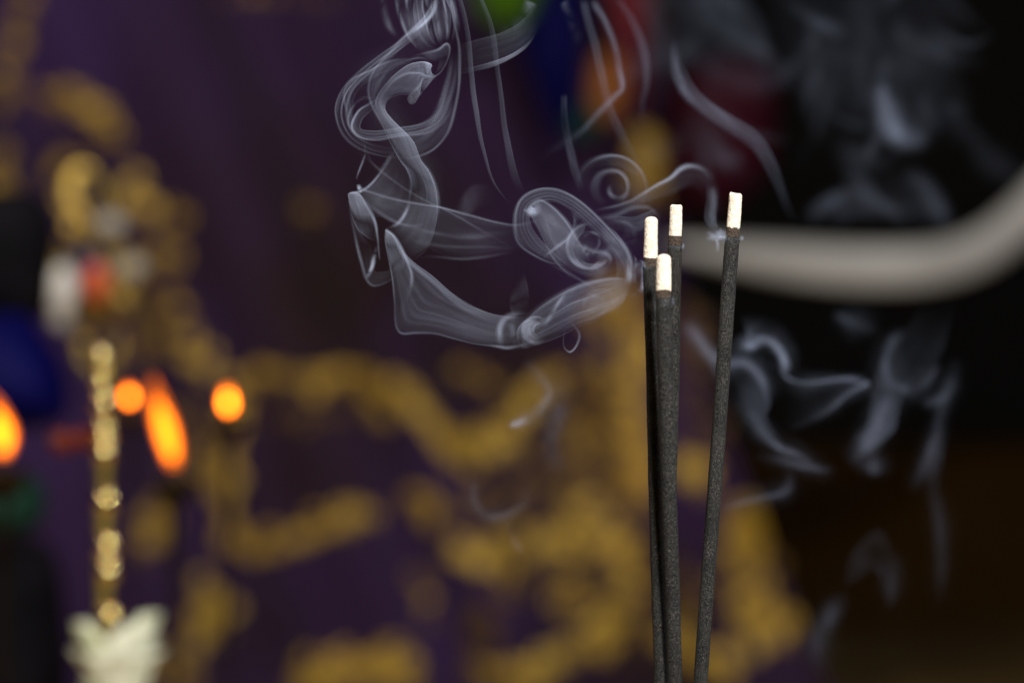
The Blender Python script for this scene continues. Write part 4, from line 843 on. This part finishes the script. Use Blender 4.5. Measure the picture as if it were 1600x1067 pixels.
s.line(vG((598, -10), (650, 100), (690, 210), (708, 300), (724, 372), (695, 408), (640, 462), (560, 540), (430, 625), (340, 690)), 20, 0.065, 0.04, nv=120, ends=(0.05, 0.3), fac=[0.7, 0.9, 1.4, 1.0, 0.6, 0.5]); s.line(vG((485, 0), (520, 100), (540, 200)), 20, 0.03, 0.05, ends=(0.02, 0.5))
s.veil(vG((880, -30), (930, 60), (940, 160), (990, 260), (1060, 340)), vG((1250, -30), (1300, 120), (1330, 240), (1330, 330), (1250, 420)), 0.034, YC + 0.10, bulge=0.25, mid=1.0, ea=0.0, eb=0.0, ends=(0.02, 0.5), asp=1.6); s.veil(vG((1000, -30), (1050, 100), (1150, 200), (1240, 260)), vG((1220, -30), (1300, 80), (1320, 180), (1320, 280)), 0.034, YC + 0.12, bulge=0.3, ends=(0.02, 0.4), ea=0.0, eb=0.1, asp=1.4)
s.veil(vG((760, -20), (820, 100), (860, 250), (850, 400)), vG((900, -20), (910, 100), (930, 250), (920, 420)), 0.025, YC + 0.1, bulge=0.2, ea=0.0, eb=0.0, ends=(0.02, 0.5))
s.veil([(1180, -40), (1230, 120), (1300, 260)], [(1500, -40), (1500, 120), (1450, 280)], 0.022, YC + 0.15, bulge=0.2, ea=0.0, eb=0.0, ends=(0.02, 0.5))
rng = random.Random(21)
for k in range(46):      # torn scraps of haze
    x0, y0 = rng.uniform(1040, 1500), rng.uniform(-60, 190); an = rng.uniform(0.7, 2.4); ln = rng.uniform(90, 210); cv = rng.uniform(-1.5, 1.5); P_ = []
    for q in range(7): P_.append((x0, y0)); x0 += math.cos(an) * ln / 6; y0 += math.sin(an) * ln / 6; an += cv / 3 + rng.uniform(-0.25, 0.25)
    s.line(P_, rng.uniform(16, 60), rng.uniform(0.010, 0.028), YC + rng.uniform(-0.08, 0.08), ends=(0.4, 0.4), asp=1.0)
s.line(vE((1105, 250), (1108, 340), (1125, 420), (1175, 465), (1235, 460), (1270, 420)), 55, 0.15, YC - 0.08, ends=(0.3, 0.3), ws=[0.6, 0.9, 1.1, 1.2, 1, 0.6]); s.line(vE((1150, 300), (1180, 230), (1240, 160), (1300, 180), (1330, 260)), 60, 0.03, YC + 0.02); s.line(vE((1270, 420), (1330, 380), (1350, 330)), 50, 0.03, YC)
s.line(vE((870, 760), (890, 705), (950, 662), (1030, 655), (1060, 700), (1040, 760)), 40, 0.05, YC - 0.02); s.line(vE((935, 515), (1000, 562), (1050, 645), (1120, 700), (1250, 745)), 46, 0.05, YC - 0.01); s.line(vE((1165, 560), (1240, 620), (1290, 700), (1330, 770)), 48, 0.05, YC - 0.01); s.line(vE((930, 510), (980, 500), (1060, 540), (1150, 560)), 40, 0.02, YC)
s.veil(vE((880, 740), (920, 690), (980, 665), (1040, 660)), vE((930, 780), (980, 740), (1030, 720), (1080, 720)), 0.02, YC, ends=(0.3, 0.3)); s.veil(vE((1000, 570), (1080, 660), (1200, 730), (1300, 770)), vE((1150, 560), (1230, 620), (1290, 690), (1340, 770)), 0.016, YC, ends=(0.2, 0.2), bulge=0.3)
s.line(vE((560, 520), (600, 535), (640, 540)), 34, 0.035, YC); s.line(vE((520, 430), (560, 520), (590, 560)), 24, 0.02, YC)
s.build()
